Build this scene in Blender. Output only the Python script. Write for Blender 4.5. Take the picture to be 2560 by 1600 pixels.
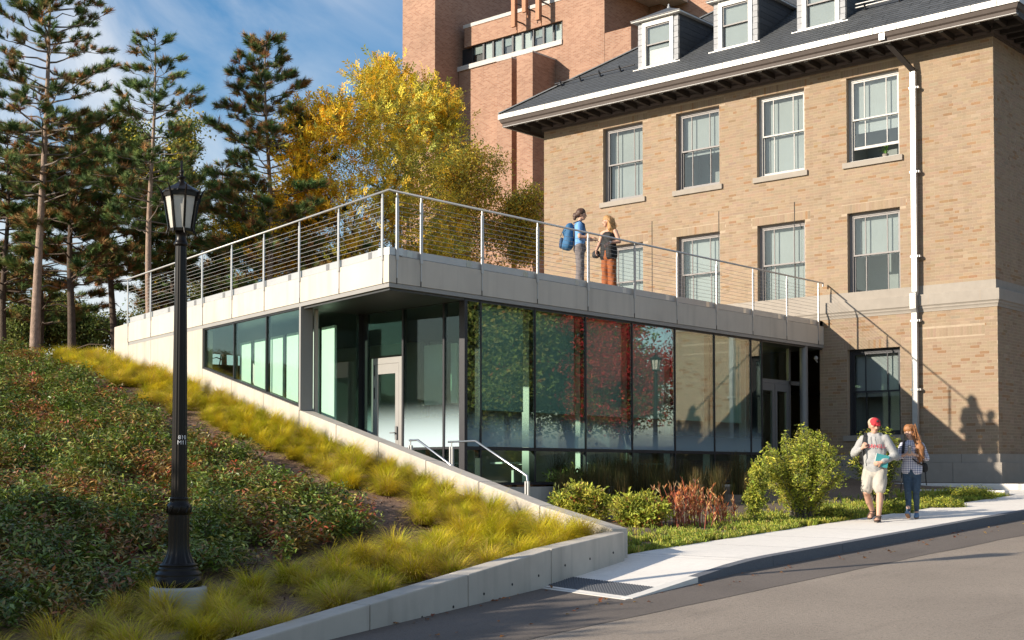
import bpy, bmesh, math, random
import numpy as np
from mathutils import Vector, Matrix, noise as mnoise
for o in list(bpy.data.objects): bpy.data.objects.remove(o)
sc = bpy.context.scene
COL = sc.collection
R = math.radians
rnd = random.Random(7)
RNG = np.random.default_rng(11)

# ------------------------------------------------------------------ camera
YAW, PITCH = R(41.172), R(1.84)
FPX, PPX, PPY = 3398.3, 1280.0, 1070.56        # focal length / principal point for a 2560 x 1600 frame
cd = bpy.data.cameras.new('camera'); cam = bpy.data.objects.new('camera', cd); COL.objects.link(cam)
cd.sensor_width = 36.0; cd.lens = FPX / 2560 * 36.0
cd.shift_y = (PPY - 800) / 2560.0; cd.shift_x = 0.0
cd.clip_start = .1; cd.clip_end = 4000
cam.location = (0, 0, 0); cam.rotation_euler = (R(90) + PITCH, 0, YAW)
sc.camera = cam

# ------------------------------------------------------------------ sky, sun, exposure
LIGHT = Vector((.8025, 1.608, -.674)).normalized()      # direction the sunlight travels
SUN_EL = math.asin(-LIGHT.z)
SUN_AZ = math.atan2(-LIGHT.x, -LIGHT.y)                 # compass angle of the sun, from +Y towards +X
w = bpy.data.worlds.new('World'); sc.world = w; w.use_nodes = True
nt = w.node_tree; nt.nodes.clear()
def N(t, k, **kw):
    n = t.nodes.new(k)
    for a, b in kw.items(): setattr(n, a, b)
    return n
sky = N(nt, 'ShaderNodeTexSky', sky_type='NISHITA', sun_disc=False)
sky.sun_elevation = SUN_EL; sky.sun_rotation = SUN_AZ; sky.air_density = 1.25; sky.dust_density = .5; sky.ozone_density = 4.5
bg = N(nt, 'ShaderNodeBackground'); bg.inputs['Strength'].default_value = .105
wo = N(nt, 'ShaderNodeOutputWorld')
tc = N(nt, 'ShaderNodeTexCoord')
mp = N(nt, 'ShaderNodeMapping'); mp.inputs['Location'].default_value = (0.1, -1.8, 2.0); mp.inputs['Rotation'].default_value = (R(20), R(-35), R(40)); mp.inputs['Scale'].default_value = (2.6, 3.0, 2.2)
nt.links.new(tc.outputs['Generated'], mp.inputs['Vector'])
n1 = N(nt, 'ShaderNodeTexNoise'); n1.inputs['Scale'].default_value = 1.9; n1.inputs['Detail'].default_value = 8; n1.inputs['Roughness'].default_value = .56; n1.inputs['Distortion'].default_value = 1.6
n2 = N(nt, 'ShaderNodeTexNoise'); n2.inputs['Scale'].default_value = .9; n2.inputs['Detail'].default_value = 3
for n in (n1, n2): nt.links.new(mp.outputs[0], n.inputs['Vector'])
r1 = N(nt, 'ShaderNodeMapRange'); r1.inputs['From Min'].default_value = .33; r1.inputs['From Max'].default_value = .80
r2 = N(nt, 'ShaderNodeMapRange'); r2.inputs['From Min'].default_value = .34; r2.inputs['From Max'].default_value = .60
nt.links.new(n1.outputs['Fac'], r1.inputs['Value']); nt.links.new(n2.outputs['Fac'], r2.inputs['Value'])
mu = N(nt, 'ShaderNodeMath', operation='MULTIPLY'); nt.links.new(r1.outputs[0], mu.inputs[0]); nt.links.new(r2.outputs[0], mu.inputs[1])
m2 = N(nt, 'ShaderNodeMath', operation='MULTIPLY'); nt.links.new(mu.outputs[0], m2.inputs[0]); m2.inputs[1].default_value = .95
mx = N(nt, 'ShaderNodeMix', data_type='RGBA'); nt.links.new(m2.outputs[0], mx.inputs['Factor'])
hs = N(nt, 'ShaderNodeHueSaturation'); hs.inputs['Saturation'].default_value = 1.16; nt.links.new(sky.outputs[0], hs.inputs['Color'])
nt.links.new(hs.outputs[0], mx.inputs['A']); mx.inputs['B'].default_value = (6.6, 6.5, 6.4, 1)
nt.links.new(mx.outputs['Result'], bg.inputs['Color']); nt.links.new(bg.outputs[0], wo.inputs['Surface'])
sd = bpy.data.lights.new('sun', 'SUN'); sd.energy = 5.0; sd.angle = R(.55); sd.color = (1, .90, .75)
sun = bpy.data.objects.new('sun', sd); COL.objects.link(sun)
sun.rotation_euler = LIGHT.to_track_quat('-Z', 'Y').to_euler(); sun.location = (-30, -40, 40)
vs = sc.view_settings; vs.view_transform = 'Standard'; vs.look = 'None'; vs.exposure = .66; vs.gamma = 1
sc.cycles.max_bounces = 6; sc.cycles.transparent_max_bounces = 12; sc.cycles.diffuse_bounces = 3; sc.cycles.glossy_bounces = 3
sc.cycles.caustics_reflective = False; sc.cycles.caustics_refractive = False; sc.cycles.sample_clamp_indirect = 6

# ------------------------------------------------------------------ pixel helpers (placing things where the photograph shows them)
_Rv = np.array([math.cos(YAW), math.sin(YAW), 0]); _F0 = np.array([-math.sin(YAW), math.cos(YAW), 0]); _U0 = np.array([0, 0, 1.])
_F = _F0 * math.cos(PITCH) + _U0 * math.sin(PITCH); _U = -_F0 * math.sin(PITCH) + _U0 * math.cos(PITCH)
def ray(u, v): return _F + _Rv * (u - PPX) / FPX + _U * (PPY - v) / FPX
def atd(u, v, d): return ray(u, v) * d
def onx(u, v, x): r = ray(u, v); return r * (x / r[0])
def ony(u, v, y): r = ray(u, v); return r * (y / r[1])
def pix(X): X = np.array(X, float); d = X @ _F; return PPX + FPX * (X @ _Rv) / d, PPY - FPX * (X @ _U) / d, d

# ------------------------------------------------------------------ materials
MATS = {}
def M(name, col, rough=.75, var=.12, scale=6, bump=0., bscale=40, metal=0., attr=False, trans=0., spec=.35, rvar=0., big=0., coat=0., streak=0., speck=0.):
    m = bpy.data.materials.new(name); m.use_nodes = True; t = m.node_tree; t.nodes.clear()
    out = N(t, 'ShaderNodeOutputMaterial'); p = N(t, 'ShaderNodeBsdfPrincipled')
    p.inputs['Roughness'].default_value = rough; p.inputs['Metallic'].default_value = metal
    p.inputs['Specular IOR Level'].default_value = spec; p.inputs['Coat Weight'].default_value = coat
    co = N(t, 'ShaderNodeTexCoord')
    nz = N(t, 'ShaderNodeTexNoise'); nz.inputs['Scale'].default_value = scale; nz.inputs['Detail'].default_value = 6; nz.inputs['Roughness'].default_value = .6
    t.links.new(co.outputs['Object'], nz.inputs['Vector'])
    mr = N(t, 'ShaderNodeMapRange'); mr.inputs['From Min'].default_value = .25; mr.inputs['From Max'].default_value = .75
    mr.inputs['To Min'].default_value = 1 - var; mr.inputs['To Max'].default_value = 1 + var
    t.links.new(nz.outputs['Fac'], mr.inputs['Value'])
    src = mr.outputs[0]
    if big:
        nb = N(t, 'ShaderNodeTexNoise'); nb.inputs['Scale'].default_value = .45; nb.inputs['Detail'].default_value = 4
        t.links.new(co.outputs['Object'], nb.inputs['Vector'])
        mb = N(t, 'ShaderNodeMapRange'); mb.inputs['From Min'].default_value = .3; mb.inputs['From Max'].default_value = .7
        mb.inputs['To Min'].default_value = 1 - big; mb.inputs['To Max'].default_value = 1 + big
        t.links.new(nb.outputs['Fac'], mb.inputs['Value'])
        ml = N(t, 'ShaderNodeMath', operation='MULTIPLY'); t.links.new(src, ml.inputs[0]); t.links.new(mb.outputs[0], ml.inputs[1]); src = ml.outputs[0]
    def extra(vec_scale, lo, hi, amount, detail=4, noise_scale=1.):
        nonlocal src
        mp_ = N(t, 'ShaderNodeMapping'); mp_.inputs['Scale'].default_value = vec_scale; t.links.new(co.outputs['Object'], mp_.inputs['Vector'])
        ns = N(t, 'ShaderNodeTexNoise'); ns.inputs['Scale'].default_value = noise_scale; ns.inputs['Detail'].default_value = detail; t.links.new(mp_.outputs[0], ns.inputs['Vector'])
        ms_ = N(t, 'ShaderNodeMapRange'); ms_.inputs['From Min'].default_value = lo; ms_.inputs['From Max'].default_value = hi; ms_.inputs['To Min'].default_value = 1; ms_.inputs['To Max'].default_value = 1 - amount; t.links.new(ns.outputs['Fac'], ms_.inputs['Value'])
        mm_ = N(t, 'ShaderNodeMath', operation='MULTIPLY'); t.links.new(src, mm_.inputs[0]); t.links.new(ms_.outputs[0], mm_.inputs[1]); src = mm_.outputs[0]
    if streak: extra((5, 5, .35), .5, .8, streak); extra((.8, .8, .8), .55, .75, streak * .7)      # rain streaks and damp patches
    if speck: extra((30, 30, 30), .55, .72, speck, 2); extra((2.2, .35, 1), .56, .75, speck * .55); extra((.5, .5, .5), .5, .8, speck * .45)   # aggregate, tyre wear, stains
    vm = N(t, 'ShaderNodeVectorMath', operation='SCALE'); t.links.new(src, vm.inputs['Scale'])
    if attr:
        at = N(t, 'ShaderNodeAttribute', attribute_name='Col'); vx = N(t, 'ShaderNodeVectorMath', operation='MULTIPLY')
        t.links.new(at.outputs['Vector'], vx.inputs[0]); vx.inputs[1].default_value = col[:3]; t.links.new(vx.outputs[0], vm.inputs[0])
    else: vm.inputs[0].default_value = col[:3]
    t.links.new(vm.outputs[0], p.inputs['Base Color'])
    if rvar:
        rr = N(t, 'ShaderNodeMapRange'); rr.inputs['To Min'].default_value = rough - rvar; rr.inputs['To Max'].default_value = rough + rvar
        t.links.new(nz.outputs['Fac'], rr.inputs['Value']); t.links.new(rr.outputs[0], p.inputs['Roughness'])
    if bump:
        n3 = N(t, 'ShaderNodeTexNoise'); n3.inputs['Scale'].default_value = bscale; n3.inputs['Detail'].default_value = 5
        t.links.new(co.outputs['Object'], n3.inputs['Vector'])
        b = N(t, 'ShaderNodeBump'); b.inputs['Strength'].default_value = bump; b.inputs['Distance'].default_value = .02
        t.links.new(n3.outputs['Fac'], b.inputs['Height']); t.links.new(b.outputs[0], p.inputs['Normal'])
    if trans:
        tr = N(t, 'ShaderNodeBsdfTranslucent'); t.links.new(vm.outputs[0], tr.inputs['Color'])
        ms = N(t, 'ShaderNodeMixShader'); ms.inputs[0].default_value = trans
        t.links.new(p.outputs[0], ms.inputs[1]); t.links.new(tr.outputs[0], ms.inputs[2]); t.links.new(ms.outputs[0], out.inputs['Surface'])
    else: t.links.new(p.outputs[0], out.inputs['Surface'])
    MATS[name] = m; return m

def glass_mat(name, tint, refl, ior=1.6, frit=None, fcol=(.62, .72, .76)):
    """thin architectural glass: tinted see-through sheet with mirror reflection; frit = (z0, z1) printed dots fading upwards"""
    m = bpy.data.materials.new(name); m.use_nodes = True; t = m.node_tree; t.nodes.clear()
    out = N(t, 'ShaderNodeOutputMaterial')
    tr = N(t, 'ShaderNodeBsdfTransparent'); tr.inputs['Color'].default_value = (*tint, 1)
    gl = N(t, 'ShaderNodeBsdfGlossy'); gl.inputs['Roughness'].default_value = .0; gl.inputs['Color'].default_value = (.93, .97, .95, 1)
    lw = N(t, 'ShaderNodeLayerWeight'); lw.inputs['Blend'].default_value = .5      # Schlick reflectance, the same on both faces of the sheet
    pw = N(t, 'ShaderNodeMath', operation='POWER'); t.links.new(lw.outputs['Facing'], pw.inputs[0]); pw.inputs[1].default_value = ior
    ad = N(t, 'ShaderNodeMath', operation='MULTIPLY_ADD'); t.links.new(pw.outputs[0], ad.inputs[0]); ad.inputs[1].default_value = 1.0 - refl; ad.inputs[2].default_value = refl; ad.use_clamp = True
    co = N(t, 'ShaderNodeTexCoord'); nz = N(t, 'ShaderNodeTexNoise'); nz.inputs['Scale'].default_value = .9; nz.inputs['Detail'].default_value = 1
    t.links.new(co.outputs['Object'], nz.inputs['Vector'])
    b = N(t, 'ShaderNodeBump'); b.inputs['Strength'].default_value = .012; b.inputs['Distance'].default_value = .1
    t.links.new(nz.outputs['Fac'], b.inputs['Height']); t.links.new(b.outputs[0], gl.inputs['Normal'])
    mix = N(t, 'ShaderNodeMixShader'); t.links.new(ad.outputs[0], mix.inputs[0]); t.links.new(tr.outputs[0], mix.inputs[1]); t.links.new(gl.outputs[0], mix.inputs[2])
    last = mix
    if frit:
        df = N(t, 'ShaderNodeBsdfDiffuse'); df.inputs['Color'].default_value = (*fcol, 1)
        tl = N(t, 'ShaderNodeBsdfTranslucent'); tl.inputs['Color'].default_value = (*fcol, 1)
        dm = N(t, 'ShaderNodeMixShader'); dm.inputs[0].default_value = .35; t.links.new(df.outputs[0], dm.inputs[1]); t.links.new(tl.outputs[0], dm.inputs[2])
        sx = N(t, 'ShaderNodeSeparateXYZ'); t.links.new(co.outputs['Object'], sx.inputs[0])
        mr = N(t, 'ShaderNodeMapRange', interpolation_type='SMOOTHSTEP'); mr.inputs['From Min'].default_value = frit[0]; mr.inputs['From Max'].default_value = frit[1]
        mr.inputs['To Min'].default_value = frit[2]; mr.inputs['To Max'].default_value = 0
        t.links.new(sx.outputs['Z'], mr.inputs['Value'])
        m3 = N(t, 'ShaderNodeMixShader'); t.links.new(mr.outputs[0], m3.inputs[0]); t.links.new(mix.outputs[0], m3.inputs[1]); t.links.new(dm.outputs[0], m3.inputs[2])
        last = m3
    t.links.new(last.outputs[0], out.inputs['Surface']); MATS[name] = m; return m

# ------------------------------------------------------------------ objects
def origin(o):
    v = Vector((0, 0, 0))
    while o is not None: v += o.location; o = o.parent
    return v
def tag(o, label=None, cat=None, group=None, kind=None):
    if label: o['label'] = label
    if cat: o['category'] = cat
    if group: o['group'] = group
    if kind: o['kind'] = kind
    return o
def thing(name, label, cat, loc=(0, 0, 0), group=None, rotz=0):
    o = bpy.data.objects.new(name, None); COL.objects.link(o); o.empty_display_size = .2
    o.location = loc; o.rotation_euler = (0, 0, rotz)
    return tag(o, label, cat, group)
def link(name, me, mat=None, parent=None, loc=None):
    o = bpy.data.objects.new(name, me); COL.objects.link(o); o.parent = parent
    if loc is not None: o.location = loc
    if mat is not None and not me.materials:
        for m in (mat if isinstance(mat, (list, tuple)) else [mat]): me.materials.append(m)
    return o
def copy_tree(o, parent=None):
    c = o.copy(); COL.objects.link(c); c.parent = parent
    for ch in list(o.children): copy_tree(ch, c)
    return c

class MB:
    """collects shapes in world coordinates and links them as one mesh object"""
    def __init__(s): s.v = []; s.f = []; s.m = []; s.sm = []
    def add(s, vs, fs, mi=0, smooth=False):
        b = len(s.v); s.v += [tuple(map(float, v)) for v in vs]
        for f in fs: s.f.append(tuple(i + b for i in f)); s.m.append(mi); s.sm.append(smooth)
        return s
    def box(s, x0, x1, y0, y1, z0, z1, mi=0):
        return s.add([(x0, y0, z0), (x1, y0, z0), (x1, y1, z0), (x0, y1, z0), (x0, y0, z1), (x1, y0, z1), (x1, y1, z1), (x0, y1, z1)],
                     [(0, 3, 2, 1), (4, 5, 6, 7), (0, 1, 5, 4), (1, 2, 6, 5), (2, 3, 7, 6), (3, 0, 4, 7)], mi)
    def prism(s, base, top, mi=0):
        """base and top: equal-length rings of points, base counter-clockwise seen from above"""
        n = len(base)
        return s.add(list(base) + list(top), [tuple(range(n - 1, -1, -1)), tuple(range(n, 2 * n))] + [(i, (i + 1) % n, n + (i + 1) % n, n + i) for i in range(n)], mi)
    def obox(s, p, a, b, c, mi=0):
        """box from corner p with edge vectors a, b, c"""
        p, a, b, c = (Vector(q) for q in (p, a, b, c))
        vs = [p, p + a, p + a + b, p + b, p + c, p + a + c, p + a + b + c, p + b + c]
        fs = [(0, 3, 2, 1), (4, 5, 6, 7), (0, 1, 5, 4), (1, 2, 6, 5), (2, 3, 7, 6), (3, 0, 4, 7)]
        if a.cross(b).dot(c) < 0: fs = [tuple(reversed(f)) for f in fs]
        return s.add(vs, fs, mi)
    def bar(s, p, q, w, h, mi=0, up=(0, 0, 1)):
        p, q = Vector(p), Vector(q); d = (q - p); u = Vector(up)
        sd_ = d.cross(u); sd_ = sd_.normalized() if sd_.length > 1e-6 else Vector((1, 0, 0)); u = sd_.cross(d).normalized()
        return s.obox(p - sd_ * w / 2 - u * h / 2, d, sd_ * w, u * h, mi)
    def tube(s, pts, rad, n=8, cap=True, mi=0, smooth=True, squash=None):
        pts = [Vector(p) for p in pts]
        if not isinstance(rad, (list, tuple)): rad = [rad] * len(pts)
        vs = []; ref = Vector((.31, .17, .93))
        for i, p in enumerate(pts):
            d = (pts[min(i + 1, len(pts) - 1)] - pts[max(i - 1, 0)]).normalized()
            a = d.cross(ref)
            if a.length < .2: a = d.cross(Vector((1, 0, 0)))
            a.normalize(); b = d.cross(a)
            for k in range(n):
                th = 2 * math.pi * k / n; vs.append(p + (a * math.cos(th) + b * math.sin(th)) * rad[i])
        fs = [(i * n + k, i * n + (k + 1) % n, (i + 1) * n + (k + 1) % n, (i + 1) * n + k) for i in range(len(pts) - 1) for k in range(n)]
        s.add(vs, fs, mi, smooth)
        if cap: s.add([vs[k] for k in range(n)], [tuple(range(n - 1, -1, -1))], mi); s.add(vs[-n:], [tuple(range(n))], mi)
        return s
    def lathe(s, c, prof, n=24, mi=0, smooth=True, flute=None):
        """prof: (radius, z) from bottom up; flute(i_theta, ring) scales the radius"""
        c = Vector(c); vs = []
        for j, (r, z) in enumerate(prof):
            for k in range(n):
                th = 2 * math.pi * k / n; rr = r * (flute(k, j) if flute else 1)
                vs.append(c + Vector((rr * math.cos(th), rr * math.sin(th), z)))
        fs = [(j * n + k, j * n + (k + 1) % n, (j + 1) * n + (k + 1) % n, (j + 1) * n + k) for j in range(len(prof) - 1) for k in range(n)]
        s.add(vs, fs, mi, smooth)
        s.add(vs[:n], [tuple(range(n - 1, -1, -1))], mi); s.add(vs[-n:], [tuple(range(n))], mi)
        return s
    def ball(s, c, r, n=10, mi=0, sq=(1, 1, 1)):
        c = Vector(c); m = n // 2 + 1; vs = []
        for j in range(1, m):
            ph = math.pi * j / m
            for k in range(n):
                th = 2 * math.pi * k / n
                vs.append(c + Vector((r * sq[0] * math.sin(ph) * math.cos(th), r * sq[1] * math.sin(ph) * math.sin(th), r * sq[2] * math.cos(ph))))
        vs += [c + Vector((0, 0, r * sq[2])), c - Vector((0, 0, r * sq[2]))]; T = len(vs) - 2
        fs = [(j * n + k, (j + 1) * n + k, (j + 1) * n + (k + 1) % n, j * n + (k + 1) % n) for j in range(m - 2) for k in range(n)]
        fs += [(T, k, (k + 1) % n) for k in range(n)] + [((m - 2) * n + (k + 1) % n, (m - 2) * n + k, T + 1) for k in range(n)]
        return s.add(vs, fs, mi, True)
    def mesh(s, name, off=Vector((0, 0, 0))):
        me = bpy.data.meshes.new(name)
        me.from_pydata([(v[0] - off.x, v[1] - off.y, v[2] - off.z) for v in s.v], [], s.f)
        me.polygons.foreach_set('material_index', s.m); me.polygons.foreach_set('use_smooth', s.sm); me.update(); return me
    def build(s, name, mat, parent=None, bevel=0., local=False):
        off = Vector((0, 0, 0)) if (local or parent is None) else origin(parent)
        me = s.mesh(name, off)
        if bevel:
            bm = bmesh.new(); bm.from_mesh(me)
            bmesh.ops.bevel(bm, geom=list(bm.edges), offset=bevel, segments=2, affect='EDGES', profile=.6, clamp_overlap=True)
            bm.to_mesh(me); bm.free()
        return link(name, me, mat, parent)

def arrays_mesh(name, V, F, col=None, smooth=False):
    """numpy vertices (n,3) and faces (m,k) to a mesh, optional per-vertex colour"""
    V = np.ascontiguousarray(V, np.float32); F = np.ascontiguousarray(F, np.int32); k = F.shape[1]
    me = bpy.data.meshes.new(name)
    me.vertices.add(len(V)); me.vertices.foreach_set('co', V.ravel())
    me.loops.add(F.size); me.loops.foreach_set('vertex_index', F.ravel())
    me.polygons.add(len(F)); me.polygons.foreach_set('loop_start', np.arange(0, F.size, k, dtype=np.int32))
    try: me.polygons.foreach_set('loop_total', np.full(len(F), k, np.int32))
    except Exception: pass
    me.polygons.foreach_set('use_smooth', np.full(len(F), smooth, bool))
    if col is not None:
        a = me.color_attributes.new('Col', 'FLOAT_COLOR', 'POINT')
        c = np.ones((len(V), 4), np.float32); c[:, :3] = col; a.data.foreach_set('color', c.ravel())
    me.update(calc_edges=True); return me
def frames(D, spin=None):
    """rotation matrices (n,3,3) whose local z axis is D"""
    D = D / np.linalg.norm(D, axis=1, keepdims=True); n = len(D)
    if spin is None: spin = RNG.uniform(0, 2 * np.pi, n)
    ref = np.where(np.abs(D[:, 2:3]) > .9, np.array([[1., 0, 0]]), np.array([[0, 0, 1.]]))
    A = np.cross(ref, D); A /= np.linalg.norm(A, axis=1, keepdims=True); B = np.cross(D, A)
    c, s_ = np.cos(spin)[:, None], np.sin(spin)[:, None]
    return np.stack([A * c + B * s_, -A * s_ + B * c, D], axis=2)
def scatter(tv, tf, pos, rot, scl, col=None, vcol=None):
    """many copies of a small template joined in one set of arrays"""
    n, k = len(pos), len(tv)
    V = np.einsum('nij,kj->nki', rot, tv) * np.reshape(scl, (-1, 1, 1)) + pos[:, None, :]
    Fc = (tf[None] + (np.arange(n) * k)[:, None, None]).reshape(-1, tf.shape[1])
    C = None
    if col is not None:
        C = np.repeat(col[:, None, :], k, axis=1)
        if vcol is not None: C = C * vcol[None, :, None]
        C = C.reshape(-1, 3)
    return V.reshape(-1, 3), Fc, C
def join_arrays(parts):
    V, F, C, b = [], [], [], 0
    for v, f, c in parts:
        V.append(v); F.append(f + b); b += len(v); C.append(c if c is not None else np.ones((len(v), 3)))
    return np.concatenate(V), np.concatenate(F), np.concatenate(C)
# ================================================================== palette
M('concrete', (.48, .43, .365), .85, .07, 3.5, .06, 60, big=.05, streak=.22)
M('concrete_smooth', (.46, .43, .385), .7, .04, 2.5, .03, 50, big=.04)
M('sidewalk_concrete', (.76, .705, .635), .85, .06, 9, .08, 120, big=.05, speck=.10)
M('granite', (.13, .135, .15), .8, .25, 60, .15, 90)
M('kerb_concrete', (.68, .64, .58), .8, .07, 8, .06, 80)
M('asphalt_old', (.30, .245, .195), .92, .34, 70, .55, 120, big=.08, speck=.30)
M('asphalt_new', (.145, .12, .102), .9, .28, 80, .4, 130, big=.10, speck=.25)
M('mulch', (.19, .115, .075), .95, .5, 28, .9, 40, big=.2)
M('bed_soil', (.16, .12, .085), .95, .45, 24, .8, 45, big=.25)
M('far_ground', (.10, .11, .05), .95, .3, .2)
M('tie_hole', (.03, .03, .032), .9, .1)
M('metal_dark', (.035, .034, .038), .45, .1, metal=.3)
M('metal_grey', (.20, .195, .195), .5, .06, 4, metal=.25)
M('trim_grey', (.30, .285, .27), .5, .05, 5, metal=.1)
M('steel', (.50, .49, .48), .42, .05, 5, metal=.45)
M('steel_bright', (.62, .62, .62), .28, .05, 5, metal=.9)
M('white_paint', (.72, .70, .66), .6, .06, 5, .02, 40, big=.05)
M('black_paint', (.009, .0065, .005), .34, .15, 9, spec=.22)
M('brick_dummy', (.4, .3, .2))

SW = lambda y: -.84 + .045 * (y - 22)          # sidewalk level
RD = lambda y: SW(y) - .14                     # road level
Bv = R(13.947); CX, CY = -17.08, 16.282        # pavilion corner, bearing of its left face
DL = np.array([-math.cos(Bv), math.sin(Bv), 0]); DN = np.array([math.sin(Bv), math.cos(Bv), 0]); CP = np.array([CX, CY, 0])
LF = lambda t, m, z: tuple(CP + DL * t + DN * m + np.array([0, 0, z]))   # point on the left-face frame (t along, m behind)
YF = 31.886                                     # brick facade plane
WA = np.array([-10.93, 14.80, 0]); WB = np.array([-9.77, 8.56, 0]); WD = (WB - WA) / np.linalg.norm(WB - WA); WN = np.array([WD[1], -WD[0], 0])
if WN[0] > 0: WN = -WN                          # towards the hill
WF = lambda s, m, z: tuple(WA + WD * s + WN * m + np.array([0, 0, z]))
wz = lambda s: -.806 - .0655 * s if s < 2.03 else -.939 - .0985 * (s - 2.03)      # top of the front wall
def hill_z(t, m):
    z = .13 + .2 * t + .072 * m
    q_ = CP + DL * t + DN * m - WA; s_ = float(q_ @ WD); fd = float(q_ @ WN)
    if fd < 7:                                   # level shelf of soil held by the front wall
        fl = wz(max(s_, 0)) - .17 - .06 * max(0, fd - 2.8); k = .3; h = max(0., min(1., .5 + .5 * (z - fl) / k)); z = fl * (1 - h) + z * h + k * h * (1 - h)
    cap = 2.9 + .02 * (t - 13)
    k = .25; h = max(0., min(1., .5 + .5 * (cap - z) / k))
    return cap * (1 - h) + z * h - k * h * (1 - h)
def hill_xy(x, y):
    d = np.array([x, y, 0]) - CP; return hill_z(float(d @ DL), float(d @ DN))
def struct(o, **kw): o['kind'] = 'structure'; return tag(o, **kw)

# ================================================================== ground
g = MB(); nn = 40
g.add([(math.cos(2 * math.pi * k / nn) * 2500, math.sin(2 * math.pi * k / nn) * 2500, -3.2) for k in range(nn)], [tuple(range(nn))])
struct(g.build('ground', MATS['far_ground']))
# hillside: mulched slope in front of the pavilion and the rise under the pines
V = []; F = []
def grid(P, nu, nv):
    b = len(V)
    for i in range(nu + 1):
        for j in range(nv + 1): V.append(P(i / nu, j / nv))
    for i in range(nu):
        for j in range(nv):
            a = b + i * (nv + 1) + j; F.append((a, a + 1, a + nv + 2, a + nv + 1))
def P1(u, v):
    m = -24 * v + .1; t0 = -6.33 + .454 * m + .12; t = t0 + (34 - t0) * u ** 1.15
    x, y, _ = LF(t, m, 0); z = hill_z(t, m)
    z += .05 * mnoise.noise(Vector((x * .7, y * .7, 0))) + .025 * mnoise.noise(Vector((x * 2.3, y * 2.3, 3)))
    return (x, y, z)
grid(P1, 130, 100)
def P2(u, v):
    t = 14.3 + 40 * u; m = .1 + 60 * v; x, y, _ = LF(t, m, 0)
    return (x, y, hill_z(t, min(m, 3)) + .06 * mnoise.noise(Vector((x * .5, y * .5, 0))))
grid(P2, 20, 24)
hm = bpy.data.meshes.new('hillside'); hm.from_pydata(V, [], F); hm.polygons.foreach_set('use_smooth', [True] * len(F)); hm.update()
struct(link('hillside', hm, MATS['mulch']))
# raised lawn behind the pavilion (under the yellow trees)
lw = MB(); lw.add([(-75, 33.2, 3.0), (-27.4, 33.2, 3.0), (-27.4, 90, 4.2), (-75, 90, 4.2)], [(0, 1, 2, 3)])
struct(lw.build('upper_lawn', MATS['far_ground']))
# road
rx = lambda y: min(-9.5, WA[0] + (y - WA[1]) * (WD[0] / WD[1]) - .12) if y < 14.8 else -11.0
r_ = MB(); ys = [-40, -10, 0, 5, 10, 15, 20, 25, 30, 40, 60, 90]
for a, b in zip(ys, ys[1:]): r_.add([(rx(a), a, RD(a)), (45, a, RD(a)), (45, b, RD(b)), (rx(b), b, RD(b))], [(0, 1, 2, 3)])
struct(r_.build('road', MATS['asphalt_old']))
# darker, newer asphalt along the kerb
pv = []; pf = []; yy = np.linspace(-6, 60, 180)
for i, y in enumerate(yy):
    xe = -8.15 + .05 * mnoise.noise(Vector((0, y * .8, 0))) + .02 * mnoise.noise(Vector((0, y * 4, 5))) + .9 * max(0, (9.6 - y) / 4) ** 1.5 + .012 * max(0, y - 18) * 2
    xl = rx(y)
    pv += [(xl, y, RD(y) + .004), (xe, y, RD(y) + .004)]
    if i: pf.append((2 * i - 2, 2 * i - 1, 2 * i + 1, 2 * i))
pm = bpy.data.meshes.new('asphalt_strip'); pm.from_pydata(pv, [], pf); pm.update(); struct(link('asphalt_strip', pm, MATS['asphalt_new']))
# sidewalk with its ramp
def ramp(y): return -.132 * min(1, max(0, (15.6 - y) / 3.2))
def wall_x(y): return WA[0] + (y - WA[1]) * (WD[0] / WD[1])
sw = thing('sidewalk', None, None); sw['kind'] = 'structure'
tipy = lambda x: 12.66 + (x + 10.6) * (-.38 / 1.55)
def slab(y0, y1, n, first=False):
    m = MB(); prev = None
    for k in range(n + 1):
        y = y0 + (y1 - y0) * k / n
        xl = -11.28 if y > 14.8 else wall_x(y) - .02
        row = []
        for j in range(5):
            x = xl + (-9.44 - xl) * j / 4
            if y < 15: x = xl + ((-9.44 + .12 * (15 - y)) - xl) * j / 4
            yj = max(y, tipy(x)) if first else y
            row.append((x, yj, SW(yj) + ramp(yj)))
        if prev: m.add(prev + row, [(i, i + 1, i + 6, i + 5) for i in range(4)])
        prev = row
    # front edge thickness
    return m
edges = [12.25, 15.5] + [15.5 + 1.55 * k for k in range(1, 22)]
for i, (a, b) in enumerate(zip(edges, edges[1:])):
    slab(a + (0 if i == 0 else .006), b - .006, 10 if i == 0 else 3, i == 0).build('slab', MATS['sidewalk_concrete'], sw)
jb = MB(); jb.add([(-11.3, 15.3, SW(15.3) - .012), (-9.42, 15.3, SW(15.3) - .012), (-9.42, 50, SW(50) - .012), (-11.3, 50, SW(50) - .012)], [(0, 1, 2, 3)])
jb.build('joint_bed', MATS['granite'], sw)
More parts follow.
